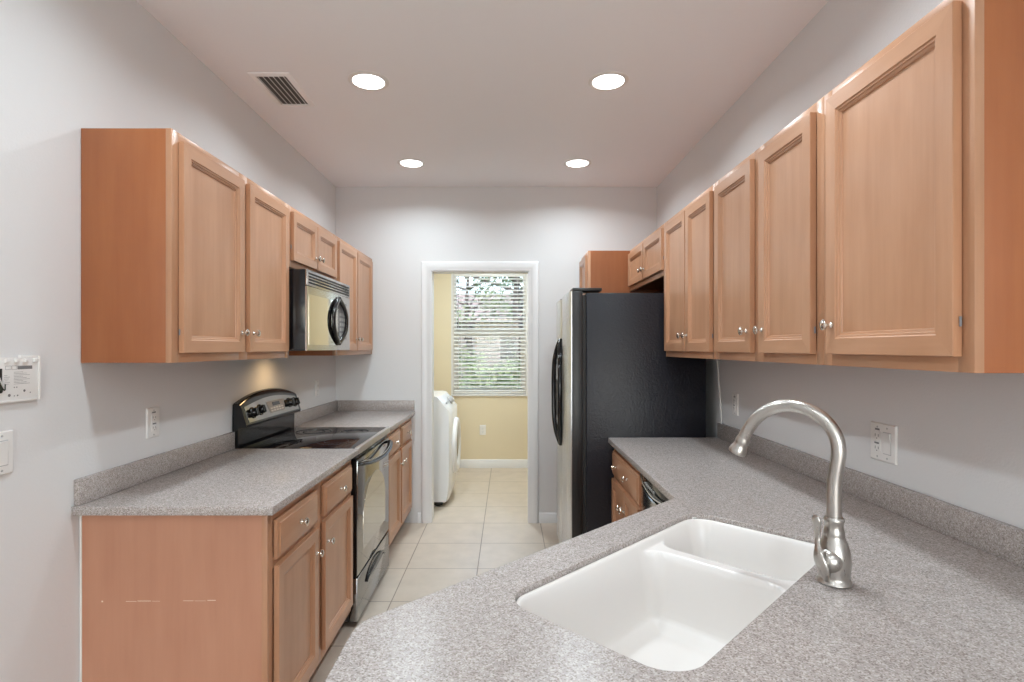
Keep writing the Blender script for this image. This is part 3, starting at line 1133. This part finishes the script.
for kx, ks in ((0.100, 0.050), (0.190, 0.056), (0.585, 0.056), (0.665, 0.052)):
    c0 = slope_pt(kx, ks, 0.0018)
    nrm = Vector((0, -sl.z, sl.y))
    bm = BM()
    su = sl
    sv = Vector((1, 0, 0))
    rings = []
    for r, h_ in ((0.030, 0.0), (0.030, 0.004), (0.024, 0.006), (0.0225, 0.022), (0.020, 0.025)):
        rings.append([tuple(c0 + nrm * h_ + su * r * sin(2 * pi * k / 22) + sv * r * cos(2 * pi * k / 22)) for k in range(22)])
    loft(bm, rings, True, True, True)
    kn = mesh_obj('control_knob', bm, M['black'], bg)
    bm = BM()
    q = []
    for (a, b) in ((-0.004, -0.021), (0.004, -0.021), (0.004, 0.021), (-0.004, 0.021)):
        q.append((a, b))
    loft(bm, [[tuple(c0 + nrm * 0.024 + sv * a + su * b) for a, b in q], [tuple(c0 + nrm * 0.032 + sv * a * 0.7 + su * b * 0.92) for a, b in q]], True, True, True)
    mesh_obj('knob_grip', bm, M['black'], kn)

# ---------------------------------------------------------------- microwave
mw = thing('microwave_oven', 'over-the-range microwave with polished door and black oval handle', 'microwave', (-1.012, 2.764, 1.412), R90)
MWW, MH = 0.745, 0.412
bpart('housing', mw, M['black'], 0.0, MWW, 0.0115, 0.390, 0.0, MH, bev=0.003)
bm = BM()          # vent grille frame
box(bm, 0.0, MWW, 0.001, 0.011, MH - 0.082, MH, 0.002)
gr = mesh_obj('vent_grille', bm, M['steel'], mw)
bm = BM()
for k in range(4):
    z_ = MH - 0.070 + k * 0.0155
    box(bm, 0.02, MWW - 0.02, -0.0006, 0.004, z_, z_ + 0.0095, 0.0005)
mesh_obj('vent_slots', bm, M['dark'], gr)


def bow(bm, x0, x1, z0, z1, y, depth, amp=0.010, n=14):
    rings = []
    for k in range(n + 1):
        t = k / n
        x = x0 + (x1 - x0) * t
        X = x / MWW
        yy = y - amp * sin(pi * X)
        rings.append([(x, yy, z0), (x, yy, z1), (x, depth, z1), (x, depth, z0)])
    loft(bm, rings, True, True, True)


bm = BM(); bow(bm, 0.0, 0.475, 0.0, MH - 0.085, 0.002, 0.011); md = mesh_obj('door', bm, M['steel'], mw)
bm = BM(); bow(bm, 0.022, 0.455, 0.030, MH - 0.125, 0.0008, 0.008); mesh_obj('door_window', bm, M['mirror'], md)
bm = BM(); bow(bm, 0.478, MWW, 0.0, MH - 0.085, 0.002, 0.011); cp = mesh_obj('control_panel', bm, M['steel'], mw)
bm = BM(); bow(bm, 0.49, 0.66, 0.065, 0.285, 0.0008, 0.008); kp = mesh_obj('keypad', bm, M['grey'], cp)
bm = BM()
for k in range(3):
    for j in range(5):
        x_, z_ = 0.505 + k * 0.045, 0.085 + j * 0.030
        yy = 0.0008 - 0.010 * sin(pi * x_ / MWW)
        box(bm, x_, x_ + 0.032, yy - 0.001, yy + 0.004, z_, z_ + 0.018)
mesh_obj('keypad_buttons', bm, M['lgrey'], kp)


def lens_arc(sign, cx, cz, a, b, n=20):
    """one side of a pointed oval"""
    pts = []
    for k in range(n + 1):
        t = -1 + 2 * k / n
        pts.append((cx + sign * a * (1 - abs(t) ** 2.3), t * b + cz))
    return pts


for sg, par, nm in ((-1, md, 'door_handle'), (1, cp, 'panel_surround')):
    bm = BM()
    pts = lens_arc(sg, 0.476 + sg * 0.006, 0.172, 0.118, 0.128)
    P = []
    for k, (x, z) in enumerate(pts):
        t = abs(2 * k / (len(pts) - 1) - 1)
        P.append((x, -0.014 - 0.008 * (1 - t ** 3), z))
    tube(bm, P, 0.0155, 12, 2, flat=(1.15, 0.7), up=(0, 1, 0))
    mesh_obj(nm, bm, M['black'], par, ang=60)
lh = bpart('task_light_lens', mw, M['lgrey'], 0.32, 0.48, 0.18, 0.26, -0.003, 0.0)
tl = bpy.data.lights.new('microwave_task_light', 'SPOT')
tl.energy = 4.0
tl.color = (1.0, 0.66, 0.33)
tl.spot_size = radians(160)
tl.spot_blend = 1.0
tl.shadow_soft_size = 0.05
tlo = bpy.data.objects.new('microwave_task_light', tl)
tlo.parent = mw
tlo.location = (0.40, 0.22, -0.02)
tlo.rotation_euler = (radians(12), 0, 0)
COL.objects.link(tlo)

# ---------------------------------------------------------------- refrigerator
fr = thing('refrigerator', 'black-sided side-by-side refrigerator with stainless doors at the end of the counter', 'refrigerator', (0.352, 4.048, 0), L90)
FW, FH, FD = 0.900, 1.742, 1.140 - 0.352
bpart('case', fr, M['black_tex'], 0, FW, 0.098, FD, 0.025, FH, bev=0.006)
bpart('door_gasket', fr, M['dark'], 0.012, FW - 0.012, 0.078, 0.098, 0.09, FH - 0.012)
bpart('base_grille', fr, M['black_satin'], 0.01, FW - 0.01, 0.045, 0.098, 0.015, 0.078, bev=0.002)
for x, y in ((0.06, 0.13), (FW - 0.06, 0.13), (0.06, FD - 0.08), (FW - 0.06, FD - 0.08)):
    bm = BM(); lathe(bm, [(0, 0), (0.02, 0), (0.02, 0.01), (0.012, 0.012), (0.012, 0.026), (0, 0.026)], 12, 'z', (x, y, 0)); mesh_obj('foot', bm, M['black_satin'], fr)
for nm, (a, b) in (('freezer_door', (0.002, 0.372)), ('fridge_door', (0.378, FW - 0.002))):
    bm = BM()
    box(bm, a, b, 0.016, 0.078, 0.085, FH + 0.012, 0.006)
    dd = mesh_obj(nm, bm, M['black_satin'], fr)
    bm = BM()
    n = 14
    rings = []
    for k in range(n + 1):
        t = k / n
        x = a + 0.004 + (b - a - 0.008) * t
        e = 1 - abs(2 * t - 1) ** 4
        yy = 0.013 - 0.013 * e
        rings.append([(x, yy, 0.087), (x, yy, FH + 0.010), (x, 0.0165, FH + 0.010), (x, 0.0165, 0.087)])
    loft(bm, rings, True, True, True)
    mesh_obj('door_skin', bm, M['steel_v'], dd, ang=50)
    sg = -1 if nm == 'freezer_door' else 1
    bm = BM()
    pts = lens_arc(sg, 0.375 + sg * 0.012, 1.132, 0.055 if sg < 0 else 0.12, 0.350, 26)
    P = []
    for k, (x, z) in enumerate(pts):
        t = abs(2 * k / (len(pts) - 1) - 1)
        P.append((x, 0.002 - (0.042 if sg < 0 else 0.018) * (1 - t ** 4), z))
    tube(bm, P, 0.013, 12, 2, flat=(0.9, 1.2), up=(0, 1, 0))
    mesh_obj('door_handle', bm, M['black'], dd, ang=60)
    if sg < 0:
        bm = BM(); box(bm, 0.07, 0.29, -0.005, 0.002, 0.93, 1.33, 0.004); ds = mesh_obj('dispenser_frame', bm, M['black'], dd)
        bm = BM(); box(bm, 0.09, 0.27, -0.007, -0.004, 0.95, 1.20, 0.002); mesh_obj('dispenser_niche', bm, M['dark'], ds)
    bm = BM()
    hx = (a + 0.008, a + 0.16) if sg < 0 else (b - 0.16, b - 0.008)
    box(bm, hx[0], hx[1], 0.020, 0.19, FH + 0.0125, FH + 0.030, 0.004)
    mesh_obj('hinge_cover', bm, M['black_satin'], fr)

# thin cord hanging between the refrigerator and the wall
bm = BM()
tube(bm, [(1.185, 3.12, 1.46), (1.192, 3.10, 1.25), (1.202, 3.09, 1.06), (1.203, 3.09, 0.918)], 0.0035, 8, 6)
o = mesh_obj('power_cord', bm, M['white'])
tag(o, 'thin white cord running down the wall beside the refrigerator', 'cord')

# ---------------------------------------------------------------- dishwasher
dw = thing('dishwasher', 'dishwasher with bowed dark front under the countertop by the inner corner', 'dishwasher', (0.596, 2.466, 0), L90)
DW_ = 0.596
bpart('tub', dw, M['black_satin'], 0.004, DW_ - 0.004, 0.045, 0.58, 0.03, 0.872)


def bowx(bm, z0, z1, y, amp, depth, x0=0.004, x1=DW_ - 0.004, n=16):
    rings = []
    for k in range(n + 1):
        t = k / n
        x = x0 + (x1 - x0) * t
        yy = y - amp * sin(pi * t)
        rings.append([(x, yy + 0.004, z0), (x, yy, z0 + 0.004), (x, yy, z1 - 0.004), (x, yy + 0.004, z1), (x, depth, z1), (x, depth, z0)])
    loft(bm, rings, True, True, True)


bm = BM(); bowx(bm, 0.10, 0.815, 0.000, 0.022, 0.044); dd = mesh_obj('door', bm, M['dark_steel'], dw)
bm = BM(); bowx(bm, 0.818, 0.879, 0.004, 0.018, 0.044); cpn = mesh_obj('control_panel', bm, M['black'], dw)
bm = BM()
tube(bm, [(0.012, 0.000, 0.868), (0.06, -0.010, 0.858), (0.15, -0.020, 0.845), (0.30, -0.026, 0.836), (0.44, -0.020, 0.845), (0.53, -0.010, 0.858), (DW_ - 0.012, 0.000, 0.868)], 0.005, 12, 6)
mesh_obj('handle', bm, M['steel'], dw, ang=60)
bm = BM()
for k in range(6):
    box(bm, 0.12 + k * 0.03, 0.138 + k * 0.03, -0.0135 - 0.0006 * k, 0.0, 0.842, 0.852, 0.001)
mesh_obj('buttons', bm, M['lgrey'], cpn)
bpart('toe_panel', dw, M['black_satin'], 0.006, DW_ - 0.006, 0.07, 0.08, 0.0, 0.095)

# ---------------------------------------------------------------- washer in the laundry
ws = thing('washing_machine', 'white front-loading washing machine just inside the laundry doorway', 'washer', (-0.530, 4.905, 0), R90)
WW, WH, WD = 0.69, 0.985, 0.76
bm = BM()
prof = [(0.030, 0.045), (0.012, 0.10), (0.002, 0.22), (-0.004, 0.45), (-0.002, 0.70), (0.000, 0.855), (0.105, 0.985), (0.14, WH + 0.005), (WD, WH + 0.005), (WD, 0.045)]
rings = []
for k in range(13):
    t = k / 12
    x = WW * t
    e = (1 - abs(2 * t - 1) ** 6)
    rings.append([(x, y - (0.022 * e if y < 0.2 else 0), z) for y, z in prof])
loft(bm, rings, True, True, True)
wb = mesh_obj('cabinet', bm, M['white_enamel'], ws, ang=40)
bpart('toe_plinth', ws, M['dark'], 0.02, WW - 0.02, 0.06, WD - 0.05, 0.012, 0.045)
for x, y in ((0.05, 0.10), (WW - 0.05, 0.10), (0.05, WD - 0.08), (WW - 0.05, WD - 0.08)):
    bm = BM(); lathe(bm, [(0, 0), (0.022, 0), (0.022, 0.012), (0, 0.012)], 12, 'z', (x, y, 0)); mesh_obj('foot', bm, M['dark'], ws)
bm = BM()
lathe(bm, [(0.262, -0.012), (0.262, 0.018), (0.255, 0.030), (0.240, 0.037), (0.205, 0.037), (0.185, 0.025), (0.180, 0.012)], 44, '-y', (WW / 2, -0.022, 0.50))
wd = mesh_obj('door', bm, M['white'], ws)
bm = BM()
lathe(bm, [(0, 0.030), (0.08, 0.028), (0.15, 0.022), (0.184, 0.012), (0.184, 0.002), (0, 0.002)], 40, '-y', (WW / 2, -0.024, 0.50))
mesh_obj('door_glass', bm, M['black_glass'], wd)
bm = BM()
cc = Vector((WW / 2, 0.030, 0.922))
cn = Vector((0, -0.78, 0.63)).normalized()
cu_ = Vector((0, 0.63, 0.78)).normalized()
rings = []
for r, h_ in ((0.040, 0.0), (0.040, 0.010), (0.033, 0.018), (0.030, 0.036), (0.026, 0.040)):
    rings.append([tuple(cc + cn * h_ + cu_ * r * sin(2 * pi * k / 24) + Vector((1, 0, 0)) * r * cos(2 * pi * k / 24)) for k in range(24)])
loft(bm, rings, True, True, True)
mesh_obj('dial', bm, M['lgrey'], ws)
bm = BM()
for x_ in (0.08, 0.13, 0.18, 0.50, 0.55, 0.60):
    c0 = Vector((x_, 0.030, 0.922))
    q = [(-0.012, -0.008), (0.012, -0.008), (0.012, 0.008), (-0.012, 0.008)]
    loft(bm, [[tuple(c0 + cn * (-0.01) + Vector((a, 0, 0)) + cu_ * b) for a, b in q], [tuple(c0 + cn * 0.012 + Vector((a, 0, 0)) + cu_ * b) for a, b in q]], True, True, True)
mesh_obj('console_buttons', bm, M['lgrey'], ws)
bm = BM(); lathe(bm, [(0, 0.0), (0.010, 0.0), (0.010, 0.003), (0, 0.003)], 12, 'x', (-0.003, 0.20, 0.945)); mesh_obj('side_cap', bm, M['grey'], ws)

# ---------------------------------------------------------------- wall plates
def plate(name, label, cat, loc, rotz, kind, group=None, w=0.072, h=0.117):
    """origin at the plate's centre on the wall; local -y points into the room"""
    t_ = thing(name, label, cat, loc, rotz, group)
    bm = BM()
    rect_loft_c(bm, w, h, [(0, 0.0), (0, -0.003), (0.003, -0.0065), (0.006, -0.007)])
    mesh_obj('cover_plate', bm, M['white'], t_)
    n = max(1, round((w - 0.026) / 0.046))
    for g in range(n):
        cx = (g - (n - 1) / 2) * 0.046
        k_ = kind[g] if isinstance(kind, (list, tuple)) else kind
        if k_ == 'rocker':
            bm = BM(); box(bm, cx - 0.0185, cx + 0.0185, -0.0076, -0.0068, -0.0355, 0.0355); mesh_obj('rocker_surround', bm, M['lgrey'], t_)
            bm = BM()
            rings = [[(cx - 0.0165, -0.0068, z), (cx + 0.0165, -0.0068, z), (cx + 0.0165, -y, z), (cx - 0.0165, -y, z)] for z, y in ((-0.033, 0.0085), (0.0, 0.0085), (0.033, 0.0125))]
            loft(bm, rings, True, True, True)
            mesh_obj('rocker', bm, M['white'], t_)
        elif k_ in ('gfci', 'decora'):
            bm = BM(); box(bm, cx - 0.0165, cx + 0.0165, -0.0088, -0.0068, -0.0335, 0.0335, 0.0006); rc = mesh_obj('receptacle', bm, M['white'], t_)
            bm = BM()
            for cz in (-0.020, 0.020):
                box(bm, cx - 0.0085, cx - 0.0062, -0.0092, -0.0086, cz - 0.004, cz + 0.005)
                box(bm, cx + 0.0062, cx + 0.0085, -0.0092, -0.0086, cz - 0.004, cz + 0.004)
                box(bm, cx - 0.002, cx + 0.002, -0.0092, -0.0086, cz - 0.011, cz - 0.0075)
            mesh_obj('outlet_slots', bm, M['ink'], rc)
            if k_ == 'gfci':
                bm = BM(); box(bm, cx - 0.010, cx + 0.010, -0.0105, -0.0086, 0.001, 0.006, .0005); mesh_obj('reset_button', bm, M['white'], rc)
                bm = BM(); box(bm, cx - 0.010, cx + 0.010, -0.0105, -0.0086, -0.007, -0.002, .0005); mesh_obj('test_button', bm, M['grey'], rc)
                bm = BM(); box(bm, cx - 0.011, cx + 0.011, -0.0074, -0.0066, 0.037, 0.043); mesh_obj('rating_sticker', bm, M['ink'], rc)
        else:
            for cz in (-0.0195, 0.0195):
                bm = BM()
                lathe(bm, [(0.0165, 0.006), (0.0165, 0.0085), (0.0, 0.0085)], 20, '-y', (cx, 0, cz))
                rc = mesh_obj('receptacle', bm, M['white'], t_)
                bm = BM()
                box(bm, cx - 0.0075, cx - 0.0055, -0.009, -0.0084, cz - 0.002, cz + 0.006)
                box(bm, cx + 0.0055, cx + 0.0075, -0.009, -0.0084, cz - 0.002, cz + 0.005)
                box(bm, cx - 0.002, cx + 0.002, -0.009, -0.0084, cz - 0.010, cz - 0.006)
                mesh_obj('outlet_slots', bm, M['ink'], rc)
        for sz in (-0.048, 0.048) if k_ != 'duplex' else (0.0,):
            bm = BM(); lathe(bm, [(0.0032, 0.0066), (0.0032, 0.0078), (0.0, 0.0082)], 10, '-y', (cx, 0, sz)); mesh_obj('screw', bm, M['lgrey'], t_)
    return t_


def rect_loft_c(bm, w, h, prof):
    R = []
    for i, y in prof:
        R.append([bm.verts.new(p) for p in ((-w / 2 + i, y, -h / 2 + i), (w / 2 - i, y, -h / 2 + i), (w / 2 - i, y, h / 2 - i), (-w / 2 + i, y, h / 2 - i))])
    for a, b in zip(R, R[1:]):
        for k in range(4):
            bm.faces.new((a[k], a[(k + 1) % 4], b[(k + 1) % 4], b[k]))
    bm.faces.new(R[-1])
    bm.faces.new(list(reversed(R[0])))


plate('wall_outlet', 'white outlet with test and reset buttons above the nearer countertop on the microwave wall', 'outlet', (XL + 0.001, 2.165, 1.131), R90, 'gfci', w=0.076)
plate('wall_outlet', 'small white outlet on the wall between the range and the back corner', 'outlet', (XL + 0.001, 4.03, 1.131), R90, 'decora')
plate('wall_outlet', 'white outlet on the sink wall close to the refrigerator', 'outlet', (XR - 0.001, 2.92, 1.125), L90, 'gfci')
plate('switch_outlet_plate', 'wide white plate holding an outlet and a rocker switch behind the faucet', 'wall plate', (XR - 0.001, 1.768, 1.120), L90, ['gfci', 'rocker'], w=0.120, h=0.122)
plate('wall_outlet', 'white outlet low on the yellow laundry wall below the window', 'outlet', (-0.30, YL - 0.001, 0.45), 0.0, 'duplex')
plate('light_switch', 'white rocker switch plate on the wall below the bare mounting plate', 'light switch', (XL + 0.001, 1.492, 1.133), R90, ['rocker', 'rocker'], w=0.120, h=0.121)

# bare mounting plate with printed instructions
mp_ = thing('mounting_plate', 'bare white mounting plate with printed diagrams and a dark wiring hole on the wall', 'wall plate', (XL + 0.001, 1.532, 1.338), R90)
bm = BM()
pw_, ph_ = 0.210, 0.132
for (a, b, c, d) in ((-0.105, 0.105, -0.066, 0.058), (-0.105, -0.060, 0.058, 0.063), (-0.045, 0.030, 0.058, 0.061), (0.04, 0.105, 0.058, 0.066)):
    box(bm, a, b, -0.008, 0.0, c, d, 0.0008)
box(bm, 0.098, 0.105, -0.011, -0.008, -0.066, 0.062, 0.0008)
box(bm, -0.105, 0.098, -0.011, -0.008, -0.066, -0.060, 0.0008)
mesh_obj('plate_body', bm, M['white'], mp_)
bm = BM(); box(bm, -0.060, -0.018, -0.0088, -0.0078, -0.038, 0.030, 0.0003); wh = mesh_obj('wiring_hole', bm, M['dark'], mp_)
for k, (a, b) in enumerate(((0.02, -0.034), (0.028, -0.02), (0.010, -0.03))):
    bm = BM()
    tube(bm, [(-0.05 + 0.01 * k, -0.009, a), (-0.038, -0.016 - 0.002 * k, a - 0.02), (-0.028 + .004 * k, -0.017, b), (-0.020 + .005 * k, -0.010, b + 0.016)], 0.0016, 6, 5)
    mesh_obj('wire', bm, [M['wire'], M['white'], M['wire']][k], wh)
bm = BM()     # printed marks
def pr(a, b, c, d):
    box(bm, a, b, -0.0084, -0.0079, c, d)
pr(0.030, 0.078, 0.026, 0.036)
for (a, b) in ((-0.008, 0.010), (0.012, 0.028)):
    pr(a, b, 0.036, 0.0368); pr(a, b, 0.0262, 0.027); pr(a, a + 0.0006, 0.027, 0.036); pr(b - 0.0006, b, 0.027, 0.036)
for k in range(9):
    pr(0.018, 0.018 + 0.030 + 0.022 * ((k * 7) % 3) / 2, 0.018 - k * 0.0042, 0.0188 - k * 0.0042)
for k in range(6):
    pr(-0.012, -0.002 + 0.004 * ((k * 5) % 3), 0.010 - k * 0.005, 0.0107 - k * 0.005)
for (a, c) in ((0.018, -0.026), (0.026, -0.026), (0.018, -0.050), (0.070, -0.044)):
    pr(a, a + 0.003, c, c + 0.003)
mesh_obj('printed_diagram', bm, M['ink'], mp_)
for (a, c, r) in ((0.004, -0.046, 0.0042), (0.052, -0.036, 0.0036), (0.030, -0.048, 0.0022), (-0.006, 0.048, 0.002), (0.02, 0.050, 0.0016), (0.05, 0.050, 0.002)):
    bm = BM()
    lathe(bm, [(r, 0.0078), (r, 0.0084), (0, 0.0084)], 12, '-y', (a, 0, c))
    mesh_obj('screw_hole', bm, M['ink'], mp_)
# raised hooks along the upper edge
bm = BM()
for a in (-0.012, 0.018, 0.048, 0.080):
    box(bm, a, a + 0.014, -0.014, -0.008, 0.046, 0.056, 0.001)
mesh_obj('snap_hooks', bm, M['white'], mp_)

# ---------------------------------------------------------------- ceiling fittings
def can_lamp(t_, power):
    d = bpy.data.lights.new('downlight', 'AREA')
    d.shape = 'DISK'
    d.size = 0.15
    d.spread = radians(153)
    d.energy = power
    d.color = (0.82, 0.935, 1.0)
    lo = bpy.data.objects.new('downlight', d)
    lo.location = (0, 0, -0.010)
    lo.parent = t_
    COL.objects.link(lo)


def recessed(label, x, y, group='recessed kitchen ceiling lights', first=None):
    if first:
        c = copy_tree(first)
        c.location = (x, y, H)
        c['label'] = label
        return c
    t_ = thing('recessed_light', label, 'ceiling light', (x, y, H), 0, group)
    bm = BM()
    lathe(bm, [(0.098, 0.0), (0.098, -0.002), (0.090, -0.005), (0.079, -0.006), (0.076, -0.003), (0.076, 0.0)], 40)
    mesh_obj('trim_ring', bm, M['white'], t_)
    bm = BM()
    lathe(bm, [(0.076, -0.001), (0.076, -0.0035), (0.05, -0.0065), (0.0, -0.0075)], 36)
    mesh_obj('lens', bm, M['lamp'], t_)
    can_lamp(t_, CAN_POWER)
    return t_


r0 = recessed('recessed ceiling light nearest the air vent, the closer one of its row', -0.687, 2.70)
recessed('recessed ceiling light of the closer pair on the sink side', 0.494, 2.70, first=r0)
recessed('recessed ceiling light of the farther pair on the microwave side', -0.687, 3.895, first=r0)
recessed('recessed ceiling light of the farther pair on the sink side', 0.494, 3.895, first=r0)
recessed('recessed ceiling light over the open end of the microwave counter', -0.687, 1.48, first=r0)
recessed('recessed ceiling light over the sink', 0.494, 1.48, first=r0)
recessed('recessed ceiling light behind the peninsula on the microwave side', -0.687, -0.6, first=r0)
recessed('recessed ceiling light behind the peninsula on the sink side', 0.494, -0.6, first=r0)
rl = recessed('recessed ceiling light added out of view to brighten the laundry room', -0.15, 5.45, first=r0)  # lamp added out of view to brighten the laundry
for ch in rl.children:
    if ch.type == 'LIGHT':
        ch.data = ch.data.copy()
        ch.data.energy = LAUNDRY_POWER
        ch.data.spread = radians(170)

vt = thing('ceiling_vent', 'white rectangular air vent with dark slots in the ceiling', 'vent', (-1.145, 2.795, H))
VW, VL = 0.197, 0.362
bm = BM()
rings = []
for i, z_ in ((0, 0.0), (0, -0.003), (0.004, -0.006), (0.024, -0.009), (0.026, -0.004), (0.026, 0.0)):
    rings.append([(-VW / 2 + i, -VL / 2 + i, z_), (VW / 2 - i, -VL / 2 + i, z_), (VW / 2 - i, VL / 2 - i, z_), (-VW / 2 + i, VL / 2 - i, z_)])
loft(bm, rings)
mesh_obj('frame', bm, M['vent_paint'], vt)
bpart('duct_opening', vt, M['duct'], -VW / 2 + 0.026, VW / 2 - 0.026, -VL / 2 + 0.026, VL / 2 - 0.026, -0.0012, -0.0002)
for k in range(6):
    x = -VW / 2 + 0.036 + k * 0.0248
    bm = BM()
    sgn = 1 if k > 0 else -1
    q = [(x - 0.0065, -0.0015), (x + 0.0040, -0.0120), (x + 0.0072, -0.0120), (x - 0.0028, -0.0015)]
    loft(bm, [[(a, -VL / 2 + 0.026, z_) for a, z_ in q], [(a, VL / 2 - 0.026, z_) for a, z_ in q]], True, True, True)
    mesh_obj('louver', bm, M['vent_paint'], vt)

# ---------------------------------------------------------------- outdoors beyond the laundry window
bm = BM(); box(bm, -14, 14, 6.75, 40, -0.30, -0.15); tag(mesh_obj('ground', bm, M['lawn']), None, None, None, 'structure')
bm = BM(); box(bm, -9, 9, 13.0, 15.6, -0.149, -0.12); tag(mesh_obj('mulch_path', bm, M['mulch']), None, None, None, 'structure')


def leaves(bm, c, rad, n, size, seed):
    rnd = random.Random(seed)
    for _ in range(n):
        while True:
            p_ = Vector((rnd.uniform(-1, 1), rnd.uniform(-1, 1), rnd.uniform(-1, 1)))
            if 0.25 < p_.length < 1:
                break
        q = Vector(c) + Vector((p_.x * rad[0], p_.y * rad[1], p_.z * rad[2]))
        a = Vector((rnd.gauss(0, 1), rnd.gauss(0, 1), rnd.gauss(0, 1))).normalized()
        b = a.orthogonal().normalized()
        s = size * rnd.uniform(0.6, 1.3)
        vs = [bm.verts.new(q + a * s), bm.verts.new(q + b * s * 0.45), bm.verts.new(q - a * s), bm.verts.new(q - b * s * 0.45)]
        bm.faces.new(vs)


def shrub(label, x, y, r, h, mat, seed):
    s_ = thing('garden_shrub', label, 'shrub', (x, y, -0.15), 0, 'shrubs outside the laundry window')
    bm = BM()
    leaves(bm, (0, 0, h / 2 + 0.05), (r, r, h / 2), 1500, 0.075, seed)
    mesh_obj('foliage', bm, mat, s_, smooth=False)
    bm = BM()
    rnd = random.Random(seed)
    for k in range(5):
        a = k * 1.26
        tube(bm, [(0.03 * cos(a), 0.03 * sin(a), 0), (0.15 * cos(a), 0.15 * sin(a), h * 0.4), (r * 0.6 * cos(a), r * 0.6 * sin(a), h * 0.8)], lambda t: 0.018 * (1 - 0.7 * t), 6, 4)
    mesh_obj('stem', bm, M['bark'], s_)


shrub('pale green shrub nearest the laundry window glass', 0.15, 9.4, 0.9, 1.35, M['leaf2'], 1)
shrub('low dark shrub outside on the washer side of the window', -1.85, 9.0, 0.7, 0.75, M['leaf'], 2)
shrub('tall dark shrub across the mulch path outside', 1.2, 17.2, 1.3, 1.9, M['leaf'], 3)
shrub('wide dark shrub across the mulch path behind the tree trunk', -1.9, 17.6, 1.4, 1.7, M['leaf2'], 4)


def tree(label, x, y, h, seed, mat):
    t_ = thing('garden_tree', label, 'tree', (x, y, -0.15), 0, 'trees outside the laundry window')
    rnd = random.Random(seed)
    bm = BM()
    tube(bm, [(0, 0, 0), (0.05, 0, h * 0.3), (-0.08, 0.05, h * 0.6), (0.05, 0, h)], lambda t: 0.15 * (1 - 0.75 * t), 10, 6)
    mesh_obj('trunk', bm, M['bark'], t_)
    bm = BM()
    lf = BM()
    for k in range(16):
        a = rnd.uniform(0, 2 * pi)
        z0 = h * rnd.uniform(0.3, 0.95)
        L = rnd.uniform(1.0, 2.4)
        e = Vector((L * cos(a), L * sin(a), z0 + rnd.uniform(0.2, 1.1)))
        tube(bm, [(0, 0, z0), tuple(Vector((0, 0, z0)).lerp(e, 0.5) + Vector((rnd.uniform(-.15, .15), rnd.uniform(-.15, .15), 0.1))), tuple(e)], lambda t: 0.045 * (1 - 0.8 * t), 6, 4)
        leaves(lf, e, (0.75, 0.75, 0.5), 170, 0.07, seed * 50 + k)
    mesh_obj('branches', bm, M['bark'], t_)
    mesh_obj('foliage', lf, mat, t_, smooth=False)


tree('slim tree with a dark trunk in the middle of the window view', 0.25, 12.0, 4.2, 11, M['leaf'])
tree('farther loose-crowned tree seen through the upper blind', -1.4, 19.5, 5.0, 12, M['leaf2'])
tree('farther dark tree on the refrigerator side of the window view', 1.9, 18.5, 5.4, 13, M['leaf'])

# neighbouring house far outside
hs = thing('neighbour_house', 'pale house with a brown roof far beyond the garden trees', 'house', (-1.0, 28, -0.15))
bpart('walls', hs, M['stucco'], -6, 6, 0, 5, 0, 2.9)
bm = BM()
loft(bm, [[(x, -0.5, 2.9), (x, 5.5, 2.9), (x, 2.5, 4.6)] for x in (-6.5, 6.5)], True, True, True)
mesh_obj('roof', bm, M['roof'], hs, smooth=False)
for x in (-3, 0.6, 3.5):
    bpart('window', hs, M['black_glass'], x, x + 1.2, -0.03, 0.0, 1.0, 2.2)
